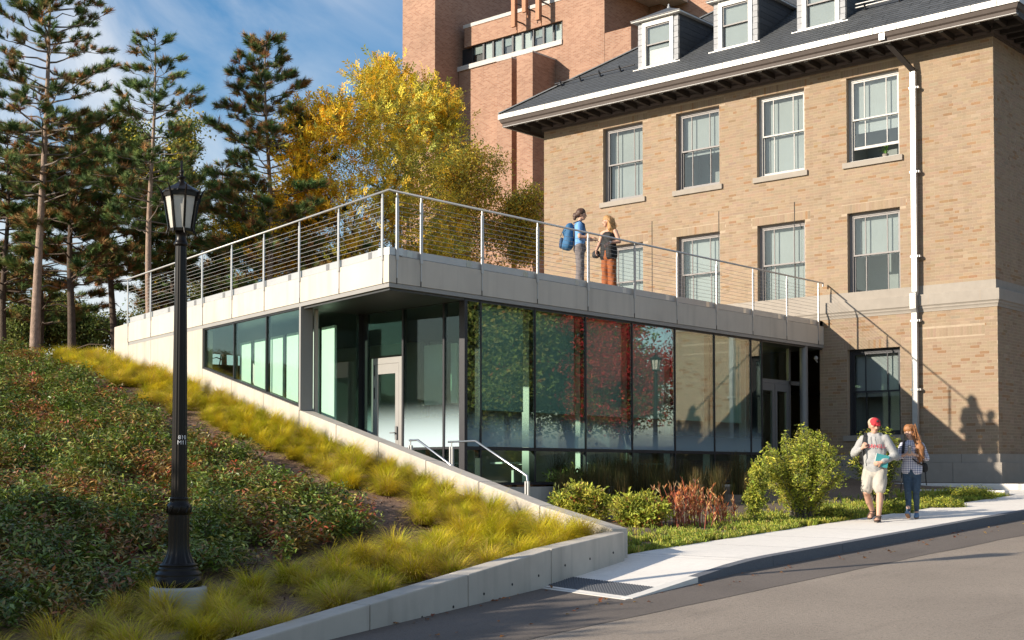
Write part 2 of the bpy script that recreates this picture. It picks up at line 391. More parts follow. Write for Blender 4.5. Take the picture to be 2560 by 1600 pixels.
# tactile plate with domes
tp = MB()
q = [(-10.62, 12.74), (-9.12, 12.41), (-9.22, 13.06), (-10.66, 13.36)]
tp.prism([(x, y, SW(y) + ramp(y) - .01) for x, y in q], [(x, y, SW(y) + ramp(y) + .006) for x, y in q])
for i in range(30):
    for j in range(12):
        u, v = (i + .5) / 30, (j + .5) / 12
        x = (q[0][0] * (1 - u) + q[1][0] * u) * (1 - v) + (q[3][0] * (1 - u) + q[2][0] * u) * v
        y = (q[0][1] * (1 - u) + q[1][1] * u) * (1 - v) + (q[3][1] * (1 - u) + q[2][1] * u) * v
        z = SW(y) + ramp(y) + .006
        ring = [(x + .017 * math.cos(k * math.pi / 3), y + .017 * math.sin(k * math.pi / 3), z) for k in range(6)]
        top = [(x + .009 * math.cos(k * math.pi / 3), y + .009 * math.sin(k * math.pi / 3), z + .009) for k in range(6)]
        tp.prism(ring, top)
M('tactile', (.10, .105, .115), .6, .1, 20)
tp.build('tactile_plate', MATS['tactile'], sw)
# granite kerb stones
kb = thing('kerb', None, None); kb['kind'] = 'structure'
def kerb_piece(y0, y1, n=4):
    m = MB(); 
    for k in range(n):
        a, b = y0 + (y1 - y0) * k / n, y0 + (y1 - y0) * (k + 1) / n
        xo = lambda y: -9.28 + (.115 * (15 - y) if y < 15 else 0)
        base = [(xo(a) - .16, a, RD(a) - .15), (xo(a), a, RD(a) - .15), (xo(b), b, RD(b) - .15), (xo(b) - .16, b, RD(b) - .15)]
        top = [(xo(a) - .16, a, SW(a) + ramp(a) + .006), (xo(a) - .012, a, SW(a) + ramp(a) + .004), (xo(b) - .012, b, SW(b) + ramp(b) + .004), (xo(b) - .16, b, SW(b) + ramp(b) + .006)]
        m.prism(base, top)
    return m
y = 12.3
while y < 46:
    L = 1.6 if y < 13 else 1.9 + .25 * rnd.random(); kerb_piece(y + .004, y + L - .004).build('kerb_stone', MATS['granite'] if y > 13.5 else MATS['kerb_concrete'], kb); y += L
tl = MB()
xs = np.linspace(-10.62, -9.0, 9)
for a, b in zip(xs, xs[1:]):
    ya, yb = tipy(a) - .07, tipy(b) - .07
    tl.prism([(a, ya, RD(ya) - .1), (b, yb, RD(yb) - .1), (b, yb + .12, RD(yb) - .1), (a, ya + .12, RD(ya) - .1)],
             [(a, ya, RD(ya) + .009), (b, yb, RD(yb) + .009), (b, yb + .12, RD(yb) + .016), (a, ya + .12, RD(ya) + .016)])
tl.build('ramp_edge_strip', MATS['kerb_concrete'], kb)
# planting bed between sidewalk and glass
def bed_z(x, y): return SW(y) - .03 + .055 * max(0, -11.3 - x)
V, F = [], []
def P3(u, v):
    y = 14.9 + 16.9 * v; x = -11.27 + u * (-17.3 + 11.27)
    return (x, y, bed_z(x, y) + .03 * mnoise.noise(Vector((x * 1.5, y * 1.5, 7))) * min(1, u * 12))
grid(P3, 40, 80)
bmh = bpy.data.meshes.new('planting_bed'); bmh.from_pydata(V, [], F); bmh.polygons.foreach_set('use_smooth', [True] * len(F)); bmh.update()
struct(link('planting_bed', bmh, MATS['bed_soil']))

# ================================================================== retaining wall
rw = thing('retaining_wall', 'pale concrete retaining wall folding round the foot of the grassy slope', 'wall', tuple(WA) [:2] + (-1.2,))
ztop = lambda t: 1.201 + .2135 * (t - 3.5) if t > -4.44 else (1.201 + .2135 * (-7.94)) + (t + 4.44) * .166
TJ = [3.5, 1.95, .36, -1.24, -2.83, -4.44, -6.12]
for a, b in zip(TJ, TJ[1:]):
    m = MB(); a2, b2 = a - .008, b + .008
    m.prism([LF(b2, 0, -2), LF(b2, .28, -2), LF(a2, .28, -2), LF(a2, 0, -2)][::-1], [LF(b2, 0, ztop(b2)), LF(b2, .28, ztop(b2)), LF(a2, .28, ztop(a2)), LF(a2, 0, ztop(a2))][::-1])
    m.build('wall_panel', MATS['concrete'], rw, bevel=.018)
SJ = [0, 2.03, 3.91, 5.71, 7.6, 9.6]
wz = lambda s: -.806 - .0655 * s if s < 2.03 else -.939 - .0985 * (s - 2.03)
for i, (a, b) in enumerate(zip(SJ, SJ[1:])):
    m = MB(); a2, b2 = a + (.008 if i else 0), b - .008
    m.prism([WF(a2, 0, -2.6), WF(b2, 0, -2.6), WF(b2, .27, -2.6), WF(a2, .27, -2.6)][::-1], [WF(a2, 0, wz(a2)), WF(b2, 0, wz(b2)), WF(b2, .27, wz(b2)), WF(a2, .27, wz(a2))][::-1])
    p = m.build('wall_panel', MATS['concrete'], rw, bevel=.016)
    for k in range(3):
        s = a + (b - a) * (.17 + .33 * k); h = MB()
        c = Vector(WF(s, -.004, wz(s) - .24 - .03 * i)); ax = Vector(WN)
        h.tube([c, c + ax * .02], .016, 8); h.build('tie_hole', MATS['tie_hole'], p)
# ================================================================== glass pavilion
ZFB, ZFT, ZTR, ZCP, ZRL = 3.294, 3.772, 3.215, 3.915, 4.893      # fascia bottom/top, trim bottom, coping top, rail
FLR, CEI = -.25, 3.17
M('panel', (.55, .49, .42), .62, .05, 2.2, .02, 40, big=.04, streak=.18)
M('soffit', (.045, .045, .045), .45, .1, 3, spec=.5)
M('ceiling_white', (.55, .55, .53), .8, .04)
M('interior_wall', (.62, .63, .60), .8, .05, 2)
M('interior_dark', (.05, .05, .05), .7, .2, 2)
M('floor_dark', (.14, .13, .12), .35, .2, 3)
M('shade_cloth', (.36, .47, .43), .9, .05, 3)
M('blind_pale', (.74, .76, .73), .9, .05, 2)
M('deck', (.42, .40, .37), .85, .1, 4)
glass_mat('glass_green', (.83, .935, .88), .035, 5)
glass_mat('glass_frit_shade', (.86, .945, .90), .16, 3.5, (.70, 1.42, .78), (.36, .46, .52))  # darker frit tone stands in for shade on the right face
glass_mat('glass_frit_sun', (.83, .935, .88), .03, 5, (.72, 1.62, .92))  # paler frit puts the sun on the entry panes into the colour
pav = thing('glass_pavilion', 'low glass pavilion with pale concrete roof band and cable railing joined to brick building', 'pavilion', (CX, CY, FLR))
def P(mb, name, mat, parent=None, bevel=0): return mb.build(name, MATS[mat], parent or pav, bevel)
RJ = [CY, 16.47, 17.065] + [17.065 + 1.608 * k for k in range(1, 10)] + [YF - .01]
LJ = [0, .21] + [.21 + 1.637 * k for k in range(1, 9)]
G = .007
# roof-edge panels
for a, b in zip(RJ, RJ[1:]):
    m = MB(); m.box(CX - .12, CX, a + (G if a > CY else 0), b - G, ZFB, ZFT); P(m, 'fascia_panel', 'panel', bevel=.004)
for a, b in zip(LJ, LJ[1:]):
    a2, b2 = a + (G if a else .125), b - G
    m = MB(); m.prism([LF(b2, 0, ZFB), LF(a2, 0, ZFB), LF(a2, .12, ZFB), LF(b2, .12, ZFB)], [LF(b2, 0, ZFT), LF(a2, 0, ZFT), LF(a2, .12, ZFT), LF(b2, .12, ZFT)]); P(m, 'fascia_panel', 'panel', bevel=.004)
m = MB(); m.prism([LF(.125, 0, ZFB), (CX, CY, ZFB), (CX - .121, CY + .12, ZFB), LF(.125, .12, ZFB)], [LF(.125, 0, ZFT), (CX, CY, ZFT), (CX - .121, CY + .12, ZFT), LF(.125, .12, ZFT)]); P(m, 'fascia_panel', 'panel')
# core behind the panels, trim below, coping above, deck
poly = lambda ins, z: [(CX - ins, CY + ins * 1.25, z), (CX - ins, YF - .012, z), (-30.2, YF - .012, z), LF(13.3, ins, z)]
m = MB(); m.prism(poly(.055, ZFB + .01), poly(.055, ZFT - .02)); P(m, 'roof_slab', 'metal_grey')
m = MB(); m.prism(poly(.012, ZTR), poly(.012, ZFB - .006)); P(m, 'edge_trim', 'trim_grey')
m = MB(); 
for _a, _b in zip(poly(.03, 0), poly(.03, 0)[1:] + poly(.03, 0)[:1]):
    _d = Vector(_b) - Vector(_a); _n = Vector((-_d.y, _d.x, 0)).normalized() * .28
    m.obox((_a[0], _a[1], ZFT + .012), _d, _n, (0, 0, ZCP - ZFT - .012))
P(m, 'coping', 'steel')
m = MB(); m.prism(poly(.3, ZCP - .19), poly(.3, ZCP - .15)); P(m, 'deck_paving', 'deck')
m = MB(); m.prism(poly(.06, CEI), poly(.06, ZTR - .004)); P(m, 'soffit', 'soffit')
# coping joints (bright splice plates)
for y in [16.75] + [17.065 + 1.608 * k + 1.22 for k in range(9)]:
    m = MB(); m.box(CX - .06, CX - .026, y, y + .13, ZFT + .018, ZCP - .012); P(m, 'coping_splice', 'steel_bright')
for k in range(8):
    t = .21 + 1.637 * k + .45; m = MB(); m.prism([LF(t + .13, .026, ZFT + .018), LF(t, .026, ZFT + .018), LF(t, .05, ZFT + .018), LF(t + .13, .05, ZFT + .018)], [LF(t + .13, .026, ZCP - .012), LF(t, .026, ZCP - .012), LF(t, .05, ZCP - .012), LF(t + .13, .05, ZCP - .012)]); P(m, 'coping_splice', 'metal_grey')
# guard railing
rl = MB()
endR = (CX + .03, YF - .14, ZRL); crn = (CX + .03, CY - .045, ZRL); endL = LF(13.36, -.03, ZRL)
rl.tube([endR, crn, endL], .021, 8); rl.tube([endR, (CX + .03, YF - .14, ZRL - .09)], .021, 8)
rail = P(rl, 'guard_railing', 'steel')
def post(c, out, along):
    m = MB(); c = Vector(c); o = Vector(out); a = Vector(along)
    m.obox(c + o * .004 - a * .03 + Vector((0, 0, 3.70)), a * .06, o * .022, (0, 0, 1.09))
    m.obox(c + o * .004 - a * .016 + Vector((0, 0, 4.79)), a * .032, o * .018, (0, 0, .09))
    m.build('post', MATS['steel'], rail)
    s = MB(); s.obox(c + o * .003 - a * .011 + Vector((0, 0, ZFB + .09)), a * .022, o * .012, (0, 0, .32)); s.build('fascia_strap', MATS['steel'], rail)
    s = MB(); s.obox(c + o * .002 - a * .009 + Vector((0, 0, ZFB - .01)), a * .018, o * .006, (0, 0, .10)); s.build('joint_clip', MATS['metal_dark'], rail)
PR = RJ[1:-1]
for y in PR: post((CX, y, 0), (1, 0, 0), (0, 1, 0))
PLs = LJ[1:]
for t in PLs: post(LF(t, 0, 0), tuple(-DN), tuple(DL))
for k in range(10):
    z = 3.99 + .082 * k
    m = MB(); m.tube([(CX + .018, PR[0], z), (CX + .018, PR[-1], z)], .0034, 5, cap=False); m.build('cable', MATS['steel'], rail)
    m = MB(); m.tube([LF(PLs[0], -.018, z), LF(PLs[-1], -.018, z)], .0034, 5, cap=False); m.build('cable', MATS['steel'], rail)
# ---- left face: concrete panels and the sloping window
def lpanel(a, b, z0a, z0b, z1a, z1b, name='concrete_panel', mat='concrete', m0=0., m1=.25, bevel=.006):
    """a > b in t; z per end"""
    m = MB(); m.prism([LF(a, m0, z0a), LF(b, m0, z0b), LF(b, m1, z0b), LF(a, m1, z0a)], [LF(a, m0, z1a), LF(b, m0, z1b), LF(b, m1, z1b), LF(a, m1, z1a)])
    return P(m, name, mat, bevel=bevel)
sill = lambda t: 1.262 + .2165 * (t - 3.5)
for b, a in zip(LJ[6:], LJ[7:]): lpanel(a - G, b + G, 1., 1., ZTR - .004, ZTR - .004)
lpanel(14.36, 13.3 + G, 1., 1., 3.76, 3.775)
TW = [3.5, 5.12, 6.757, 8.394]
for b, a in zip(TW, TW[1:]):
    lpanel(a - G, b + G, -.6, -.6, sill(a) - .01, sill(b) - .01)
    # window bay: frame bars and pane
    win = lpanel(a, b, sill(a) - .006, sill(b) - .006, sill(a) + .035, sill(b) + .035, 'window_bay', 'metal_dark', .03, .14, 0)
    m = MB(); m.prism([LF(a, .035, sill(a)), LF(a - .035, .035, sill(a)), LF(a - .035, .13, sill(a)), LF(a, .13, sill(a))], [LF(a, .035, ZTR - .005), LF(a - .035, .035, ZTR - .005), LF(a - .035, .13, ZTR - .005), LF(a, .13, ZTR - .005)]); m.build('mullion', MATS['metal_dark'], win)
    m = MB(); m.prism([LF(a - .04, .06, sill(a) + .03), LF(b + .003, .06, sill(b) + .03), LF(b + .003, .07, sill(b) + .03), LF(a - .04, .07, sill(a) + .03)], [LF(a - .04, .06, ZTR - .03), LF(b + .003, .06, ZTR - .03), LF(b + .003, .07, ZTR - .03), LF(a - .04, .07, ZTR - .03)]); m.build('pane', MATS['glass_green'], win)
    m = MB(); m.prism([LF(a, .035, ZTR - .035), LF(b, .035, ZTR - .035), LF(b, .13, ZTR - .035), LF(a, .13, ZTR - .035)], [LF(a, .035, ZTR - .006), LF(b, .035, ZTR - .006), LF(b, .13, ZTR - .006), LF(a, .13, ZTR - .006)]); m.build('head_frame', MATS['metal_dark'], win)
    # pale folding screens standing just inside the sloping window
    w_ = (a - b)
    for k, (f0, f1) in enumerate(((.10, .44), (.56, .93))):
        m = MB(); ta, tb = b + w_ * f1, b + w_ * f0
        m.prism([LF(ta, .85, FLR), LF(tb, .85, FLR), LF(tb, .9, FLR), LF(ta, .9, FLR)], [LF(ta, .85, 2.92), LF(tb, .85, 2.92), LF(tb, .9, 2.92), LF(ta, .9, 2.92)]); m.build('interior_screen', MATS['blind_pale'], win)
# jamb beside the entrance recess
m = MB(); m.prism([LF(3.5, -.004, 1.2), LF(3.43, -.004, 1.2), LF(3.43, .25, 1.2), LF(3.5, .25, 1.2)], [LF(3.5, -.004, ZTR - .004), LF(3.43, -.004, ZTR - .004), LF(3.43, .25, ZTR - .004), LF(3.5, .25, ZTR - .004)]); P(m, 'window_jamb', 'trim_grey')
# ---- entrance recess
E0 = np.array(LF(3.43, .04, 0)); EI = np.array([-20.22, 18.56, 0.]); EG = np.array([-17.15, 18.28, 0.])
def vpane(p, q, z0, z1, name, mat, th=.012, parent=None):
    p, q = Vector(p), Vector(q); d = q - p; n = Vector((-d.y, d.x, 0)).normalized() * th
    m = MB(); m.obox((p.x, p.y, z0), (d.x, d.y, 0), n, (0, 0, z1 - z0)); return P(m, name, mat, parent)
def lerp(a, b, f): return np.array(a) * (1 - f) + np.array(b) * f
RET = EI - E0; rL = np.linalg.norm(RET)
vpane(lerp(E0, EI, 0), lerp(E0, EI, .17), FLR, ZTR - .05, 'return_panel', 'metal_grey', .06)
vpane(lerp(E0, EI, .19) + np.array([.03, 0, 0]), lerp(E0, EI, .235) + np.array([.03, 0, 0]), FLR, ZTR - .05, 'return_mullion', 'panel', .06)
vpane(lerp(E0, EI, .26), lerp(E0, EI, .93), FLR, ZTR - .06, 'pane', 'glass_green')
vpane(lerp(E0, EI, .93), EI, FLR, ZTR - .05, 'corner_mullion', 'metal_dark', .08)
EW = EG - EI
vpane(EI, lerp(EI, EG, .05), FLR, ZTR - .05, 'corner_mullion', 'metal_dark', .06)
vpane(lerp(EI, EG, .055), lerp(EI, EG, .41), 2.29, ZTR - .06, 'transom_pane', 'glass_green')
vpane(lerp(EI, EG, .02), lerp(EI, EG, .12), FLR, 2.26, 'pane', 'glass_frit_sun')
# entrance door
dA, dB = lerp(EI, EG, .10), lerp(EI, EG, .41)
nE = np.array([EW[1], -EW[0], 0]) / np.linalg.norm(EW)      # towards the camera
m = MB(); dv = Vector(dB - dA); dn = Vector(nE)
def dbar(f0, f1, z0, z1, th=.07): m.obox(Vector(dA) + dv * f0 + dn * .012 + Vector((0, 0, z0)), dv * (f1 - f0), dn * -th, (0, 0, z1 - z0))
dbar(0, .10, FLR, 2.25); dbar(.90, 1, FLR, 2.25); dbar(.101, .899, 2.13, 2.25)
dbar(.105, .215, FLR + .01, 2.125, .05); dbar(.785, .895, FLR + .01, 2.125, .05); dbar(.2155, .7845, 1.93, 2.125, .05); dbar(.2155, .7845, FLR + .01, FLR + .25, .05)
door = P(m, 'entrance_door', 'trim_grey')
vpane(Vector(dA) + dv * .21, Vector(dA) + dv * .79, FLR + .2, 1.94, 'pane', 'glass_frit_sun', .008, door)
m = MB(); hp = Vector(dA) + dv * .84 + dn * .03 + Vector((0, 0, .76)); m.obox(hp - dv * .03 - Vector((0, 0, .13)), dv * .06, dn * .012, (0, 0, .26)); m.tube([hp, hp + dn * .06], .012, 8); m.tube([hp + dn * .06, hp + dn * .06 - dv * .13], .011, 8)
m.build('door_handle', MATS['metal_grey'], door)
for z in (1.9, 1.45, .25):
    m = MB(); m.obox(Vector(dA) + dv * .092 + dn * .012 + Vector((0, 0, z)), dv * .02, dn * .015, (0, 0, .22)); m.build('hinge', MATS['metal_dark'], door)
for f0, f1 in ((.42, .80), (.82, .985)):
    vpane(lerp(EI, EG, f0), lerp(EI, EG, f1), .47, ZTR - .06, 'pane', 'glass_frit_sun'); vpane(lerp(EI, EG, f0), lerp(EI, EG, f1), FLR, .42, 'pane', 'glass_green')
    vpane(lerp(EI, EG, f0) + nE * .01, lerp(EI, EG, f1) + nE * .01, .425, .465, 'transom_bar', 'metal_dark', .06)
for f in (.41, .805, .985): vpane(lerp(EI, EG, f) + nE * .02, lerp(EI, EG, f + .016) + nE * .02, FLR, ZTR - .045, 'mullion', 'metal_dark', .09)
vpane(EI + nE * .01, EG + nE * .01, ZTR - .055, ZTR - .02, 'head_frame', 'metal_dark', .08)
# ---- right face curtain wall
GX = -17.15; YE = 28.82
MY = [18.28, 18.71] + [17.065 + 1.608 * k for k in range(2, 8)] + [YE]
for i, (a, b) in enumerate(zip(MY, MY[1:])):
    m = MB(); m.box(GX - .012, GX, a + .025, b - .025, .475, ZTR - .035); bay = P(m, 'pane', 'glass_frit_shade')
    m = MB(); m.box(GX - .012, GX, a + .025, b - .025, -.20, .405); P(m, 'lower_pane', 'glass_green')
    if i in (1, 2, 3, 4, 5, 6):
        m = MB(); m.box(GX - .20, GX - .195, a + .10, b - .12, 1.2, ZTR - .06); m.box(GX - .21, GX - .185, a + .10, b - .12, 1.17, 1.2); P(m, 'roller_shade', 'shade_cloth')
for y in MY: m = MB(); m.box(GX - .12, GX + .018, y - .021, y + .021, -.22, ZTR - .008); P(m, 'mullion', 'metal_dark')
m = MB(); m.box(GX - .1, GX + .012, MY[0] + .028, YE - .028, .408, .472); P(m, 'transom_bar', 'metal_dark')
m = MB(); m.box(GX - .1, GX + .012, MY[0] + .028, YE - .028, ZTR - .034, ZTR - .012); P(m, 'head_frame', 'metal_dark')
m = MB(); m.box(GX - .1, GX + .012, MY[0] + .028, YE - .028, -.25, -.201); P(m, 'sill_bar', 'metal_dark')
m = MB(); m.box(GX - .2, GX + .16, MY[0] - .1, YE, -1.9, -.29); P(m, 'concrete_base', 'concrete')
# ---- recessed double door by the brick wall
DX = -17.62
m = MB(); m.box(DX - .08, DX, YE + .05, YF - .02, 2.24, 2.34); m.box(DX - .08, DX, YE + .05, YE + .12, FLR, ZTR - .02); m.box(DX - .08, DX, 30.98, 31.06, FLR, ZTR - .02)
dd = P(m, 'double_door', 'metal_grey')
for a, b in ((29.55, 30.24), (30.26, 30.95)):
    m = MB(); m.box(DX - .06, DX + .005, a, a + .11, FLR, 2.235); m.box(DX - .06, DX + .005, b - .11, b, FLR, 2.235); m.box(DX - .06, DX + .005, a + .111, b - .111, 2.05, 2.235); m.box(DX - .06, DX + .005, a + .111, b - .111, FLR, 0)
    lf = m.build('door_leaf', MATS['trim_grey'], dd) if False else m.build('door_leaf', MATS['metal_grey'], dd, 0)
    m = MB(); m.box(DX - .03, DX - .02, a + .1, b - .1, 0, 2.06); m.build('door_pane', MATS['glass_green'], dd)
m = MB(); m.box(DX - .03, DX - .02, YE + .12, 30.98, 2.345, ZTR - .04); m.build('transom_pane', MATS['glass_green'], dd)
m = MB(); m.box(DX - .05, GX - .02, YE - .03, YE + .05, FLR, ZTR - .02); P(m, 'return_pane_frame', 'metal_dark')
m = MB(); m.tube([(CX - .14, 31.02, -.9), (CX - .14, 31.02, ZTR)], .105, 20); P(m, 'round_column', 'metal_grey')
# ---- interior
m = MB(); m.add([(GX - .1, 18.3, FLR), (GX - .1, YF, FLR), (-30, YF, FLR), (-30, 21, FLR), LF(3.5, .3, FLR)], [(0, 1, 2, 3, 4)]); m.add([LF(3.45, .05, FLR - .01), (EG[0] + .6, EG[1] - .9, FLR - .01), (EG[0], EG[1], FLR - .01), (EI[0], EI[1], FLR - .01)], [(0, 1, 2, 3)]); P(m, 'floor', 'floor_dark')
m = MB(); m.box(-23.2, -23.0, 23.5, YF - .05, FLR, CEI - .01); m.box(-30, -23.3, 23.3, 23.45, FLR, CEI - .01); P(m, 'back_wall', 'interior_wall')
for y in (20.2, 21.9, 23.5, 25.1, 26.7, 28.3):
    m = MB(); m.box(-17.62, -17.44, y + .25, y + .42, FLR, CEI - .006); P(m, 'interior_column', 'interior_wall')
m = MB(); m.box(-19.92, -19.36, 20.0, 20.05, 1.38, 2.62); P(m, 'backlit_tone_screen', 'blind_pale')  # pale cloth puts the backlight of roller shades into the colour
m = MB(); m.box(-19.15, -18.98, 20.0, 20.05, 1.4, 2.62); P(m, 'backlit_tone_screen', 'blind_pale')
for x in (-19.2, -20.8):
    for y in (22, 24.5, 27):
        m = MB(); m.box(x - .35, x + .35, y - .35, y + .35, FLR + .42, FLR + .46); m.box(x - .03, x + .03, y - .03, y + .03, FLR, FLR + .42); m.build('low_table', MATS['interior_wall'], pav)
M_em = bpy.data.materials.new('lamp_glow'); M_em.use_nodes = True; _p = M_em.node_tree.nodes['Principled BSDF']; _p.inputs['Emission Color'].default_value = (1, .75, .35, 1); _p.inputs['Emission Strength'].default_value = 1.6; _p.inputs['Base Color'].default_value = (.8, .7, .5, 1); MATS['lamp_glow'] = M_em
m = MB(); m.box(-18.7, -18.4, 29.3, 30.7, 2.75, 3.05); P(m, 'lit_lamp_box', 'lamp_glow')
# ---- steps in the recess and their handrails
st = thing('entry_steps', 'concrete entry steps half hidden behind the sloping wall', 'steps', (-16, 16.8, -1))
for k in range(6):
    m = MB(); t0, t1 = -.55 - .3 * k, -.55 - .3 * (k + 1)
    m.prism([LF(t1, .3, -1.8), LF(t1, 1.75, -1.8), LF(t0, 1.75, -1.8), LF(t0, .3, -1.8)][::-1], [LF(t1, .3, -.27 - .125 * (k + 1)), LF(t1, 1.75, -.27 - .125 * (k + 1)), LF(t0, 1.75, -.27 - .125 * (k + 1)), LF(t0, .3, -.27 - .125 * (k + 1))][::-1]); m.build('step', MATS['concrete_smooth'], st)
m = MB(); m.prism([LF(-.55, .3, -1.8), LF(-.55, 1.75, -1.8), LF(3.4, 1.75, -1.8), LF(3.4, .3, -1.8)][::-1], [LF(-.55, .3, -.272), LF(-.55, 1.75, -.272), LF(3.4, 1.75, -.272), LF(3.4, .3, -.272)][::-1]); m.build('landing', MATS['concrete_smooth'], st)
def handrail(pa, pb, pc, label, ground):
    h = thing('handrail', label, 'handrail', (pa[0], pa[1], ground), 'steel handrails on the entry steps')
    m = MB(); m.tube([pa, pb, pc, (pc[0], pc[1], pc[2] - .09)], .019, 8); m.build('rail', MATS['steel_bright'], h)
    for q_ in (lerp(pa, pb, .12), pc):
        for s in (-.028, .028):
            m = MB(); m.obox((q_[0] + s - .012, q_[1] - .022, -1.6), (.024, 0, 0), (0, .044, 0), (0, 0, q_[2] - .09 + 1.6)); m.build('post', MATS['steel'], h)
        m = MB(); m.tube([(q_[0], q_[1], q_[2] - .12), (q_[0], q_[1], q_[2] - .01)], .011, 6); m.build('bracket', MATS['steel'], h)
b2 = atd(1189, 1102.4, 24.0); c2 = b2 + np.array([.97, -.241, 0]) * 1.57; c2[2] = -.068; a2 = b2 + np.array([-.97, .241, 0]) * .9; a2 = a2 * 1; 
handrail(a2, b2, c2, 'longer steel handrail slanting down in front of the dark lower glass', -1.0)
b1 = atd(1044.5, 1100, 23.6); c1 = b1 + np.array([.97, -.241, 0]) * 1.57; c1[2] = b1[2] - .64; a1 = b1 + np.array([-.97, .241, 0]) * .28
handrail(a1, b1, c1, 'shorter steel handrail right beside the entrance door', -1.0)
# ================================================================== buff brick building
M('mortar', (.39, .30, .215), .95, .10, 12, .05, 80, big=.05, streak=.08)
M('buff_brick', (.286, .206, .138), .9, .07, 25, .06, 90, attr=True, big=.05, streak=.10)
M('limestone', (.30, .262, .222), .85, .08, 5, .05, 60, big=.06)
M('slate', (.064, .067, .071), .62, .2, 10, .15, 60, attr=True, spec=.5)
M('slate_pale', (.33, .33, .34), .7, .15, 10, .1, 60)
M('cornice_brown', (.085, .066, .057), .7, .12, 6)
M('eave_shade_brown', (.035, .028, .024), .7, .12, 6)  # darkened brown carries the shade under the eaves
M('gutter_metal', (.41, .40, .385), .42, .10, 6, .04, 30, metal=.25, big=.08)
M('frame_grey', (.21, .19, .185), .5, .08, 8)
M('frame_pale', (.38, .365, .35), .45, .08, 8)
M('window_shade', (.33, .35, .345), .9, .05, 2, big=.08)
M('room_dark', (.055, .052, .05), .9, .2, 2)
M('room_grey', (.28, .30, .29), .9, .1, 2)
glass_mat('window_glass', (.90, .92, .915), .05, 4.5)
XB, XL = -12.572, -26.576
bb = thing('brick_building', 'three storey buff brick building with slate roof and dormers', 'building', (XB, YF, -.3))
def Q(mb, name, mat, parent=None, bevel=0): return mb.build(name, MATS[mat] if isinstance(mat, str) else mat, parent or bb, bevel)
WL = {1: -24.304, 2: -21.704, 3: -19.077, 4: -16.42}; WW = 1.442
HF = [(WL[k], WL[k] + WW, 7.949, 10.155) for k in WL] + [(WL[k], WL[k] + WW, 4.435, 6.645) for k in WL]
HG = [(WL[4], WL[4] + WW, .927, 3.125)]
def wall_sheet(u0, u1, z0, z1, holes, pt, depth):
    """masonry sheet with openings and their reveals; pt(u, z, d) gives the point d behind the face"""
    m = MB(); us = sorted({u0, u1, *[h[0] for h in holes], *[h[1] for h in holes]}); zs = sorted({z0, z1, *[h[2] for h in holes], *[h[3] for h in holes]})
    us = [u for u in us if u0 <= u <= u1]; zs = [z for z in zs if z0 <= z <= z1]
    for a, b in zip(us, us[1:]):
        for c, d in zip(zs, zs[1:]):
            if any(h[0] <= a and b <= h[1] and h[2] <= c and d <= h[3] for h in holes): continue
            m.add([pt(a, c, 0), pt(b, c, 0), pt(b, d, 0), pt(a, d, 0)], [(0, 1, 2, 3)])
    for a, b, c, d in holes:
        m.add([pt(a, c, 0), pt(a, d, 0), pt(a, d, depth), pt(a, c, depth)], [(0, 1, 2, 3)]); m.add([pt(b, c, 0), pt(b, c, depth), pt(b, d, depth), pt(b, d, 0)], [(0, 1, 2, 3)])
        m.add([pt(a, d, 0), pt(b, d, 0), pt(b, d, depth), pt(a, d, depth)], [(0, 1, 2, 3)]); m.add([pt(a, c, 0), pt(a, c, depth), pt(b, c, depth), pt(b, c, 0)], [(0, 1, 2, 3)])
    return m
CO, MO, JT = .0735, .236, .008
def lay_bricks(u0, u1, z0, z1, holes, soldiers=()):
    """list of bricks (u0, u1, z0, z1) in running bond, cut round openings; soldiers = upright courses (u0, u1, z0, z1)"""
    out = []; n = int((z1 - z0) / CO); co = (z1 - z0) / n
    for i in range(n):
        za, zb = z0 + i * co, z0 + (i + 1) * co; u = u0 - (MO / 2 if i % 2 else 0)
        if i % 6 == 5: mo = MO * .52
        else: mo = MO
        while u < u1 - .02:
            a, b = max(u, u0), min(u + mo, u1); u += mo
            segs = [(a, b)]
            for h in list(holes) + list(soldiers):
                if h[3] - .01 > za and h[2] + .01 < zb:
                    ns = []
                    for (p, q_) in segs:
                        if q_ <= h[0] or p >= h[1]: ns.append((p, q_))
                        else:
                            if p < h[0] - .03: ns.append((p, h[0]))
                            if q_ > h[1] + .03: ns.append((h[1], q_))
                    segs = ns
            for p, q_ in segs:
                if q_ - p > .035: out.append((p + JT / 2, q_ - JT / 2, za + JT / 2, zb - JT / 2))
    for s in soldiers:
        k = int((s[1] - s[0]) / CO); w_ = (s[1] - s[0]) / k
        for j in range(k): out.append((s[0] + j * w_ + JT / 2, s[0] + (j + 1) * w_ - JT / 2, s[2] + JT / 2, s[3] - JT / 2))
    return out
def brick_cols(n):
    c = np.ones((n, 3)) * RNG.normal(1, .045, (n, 1)); c *= 1 + RNG.normal(0, .018, (n, 3))
    o = RNG.random(n); c[o < .065] *= np.array([.93, .78, .64]); c[(o > .10) & (o < .13)] *= np.array([.86, .82, .77]); c[o > .93] *= np.array([1.06, 1.09, 1.12])
    return np.clip(c, .35, 1.5)
BT = np.array([(0, 0, 0), (1, 0, 0), (1, 0, 1), (0, 0, 1), (0, 1, 0), (1, 1, 0), (1, 1, 1), (0, 1, 1)], float)
BFc = np.array([(0, 1, 2, 3), (1, 5, 6, 2), (4, 0, 3, 7), (3, 2, 6, 7), (4, 5, 1, 0)])
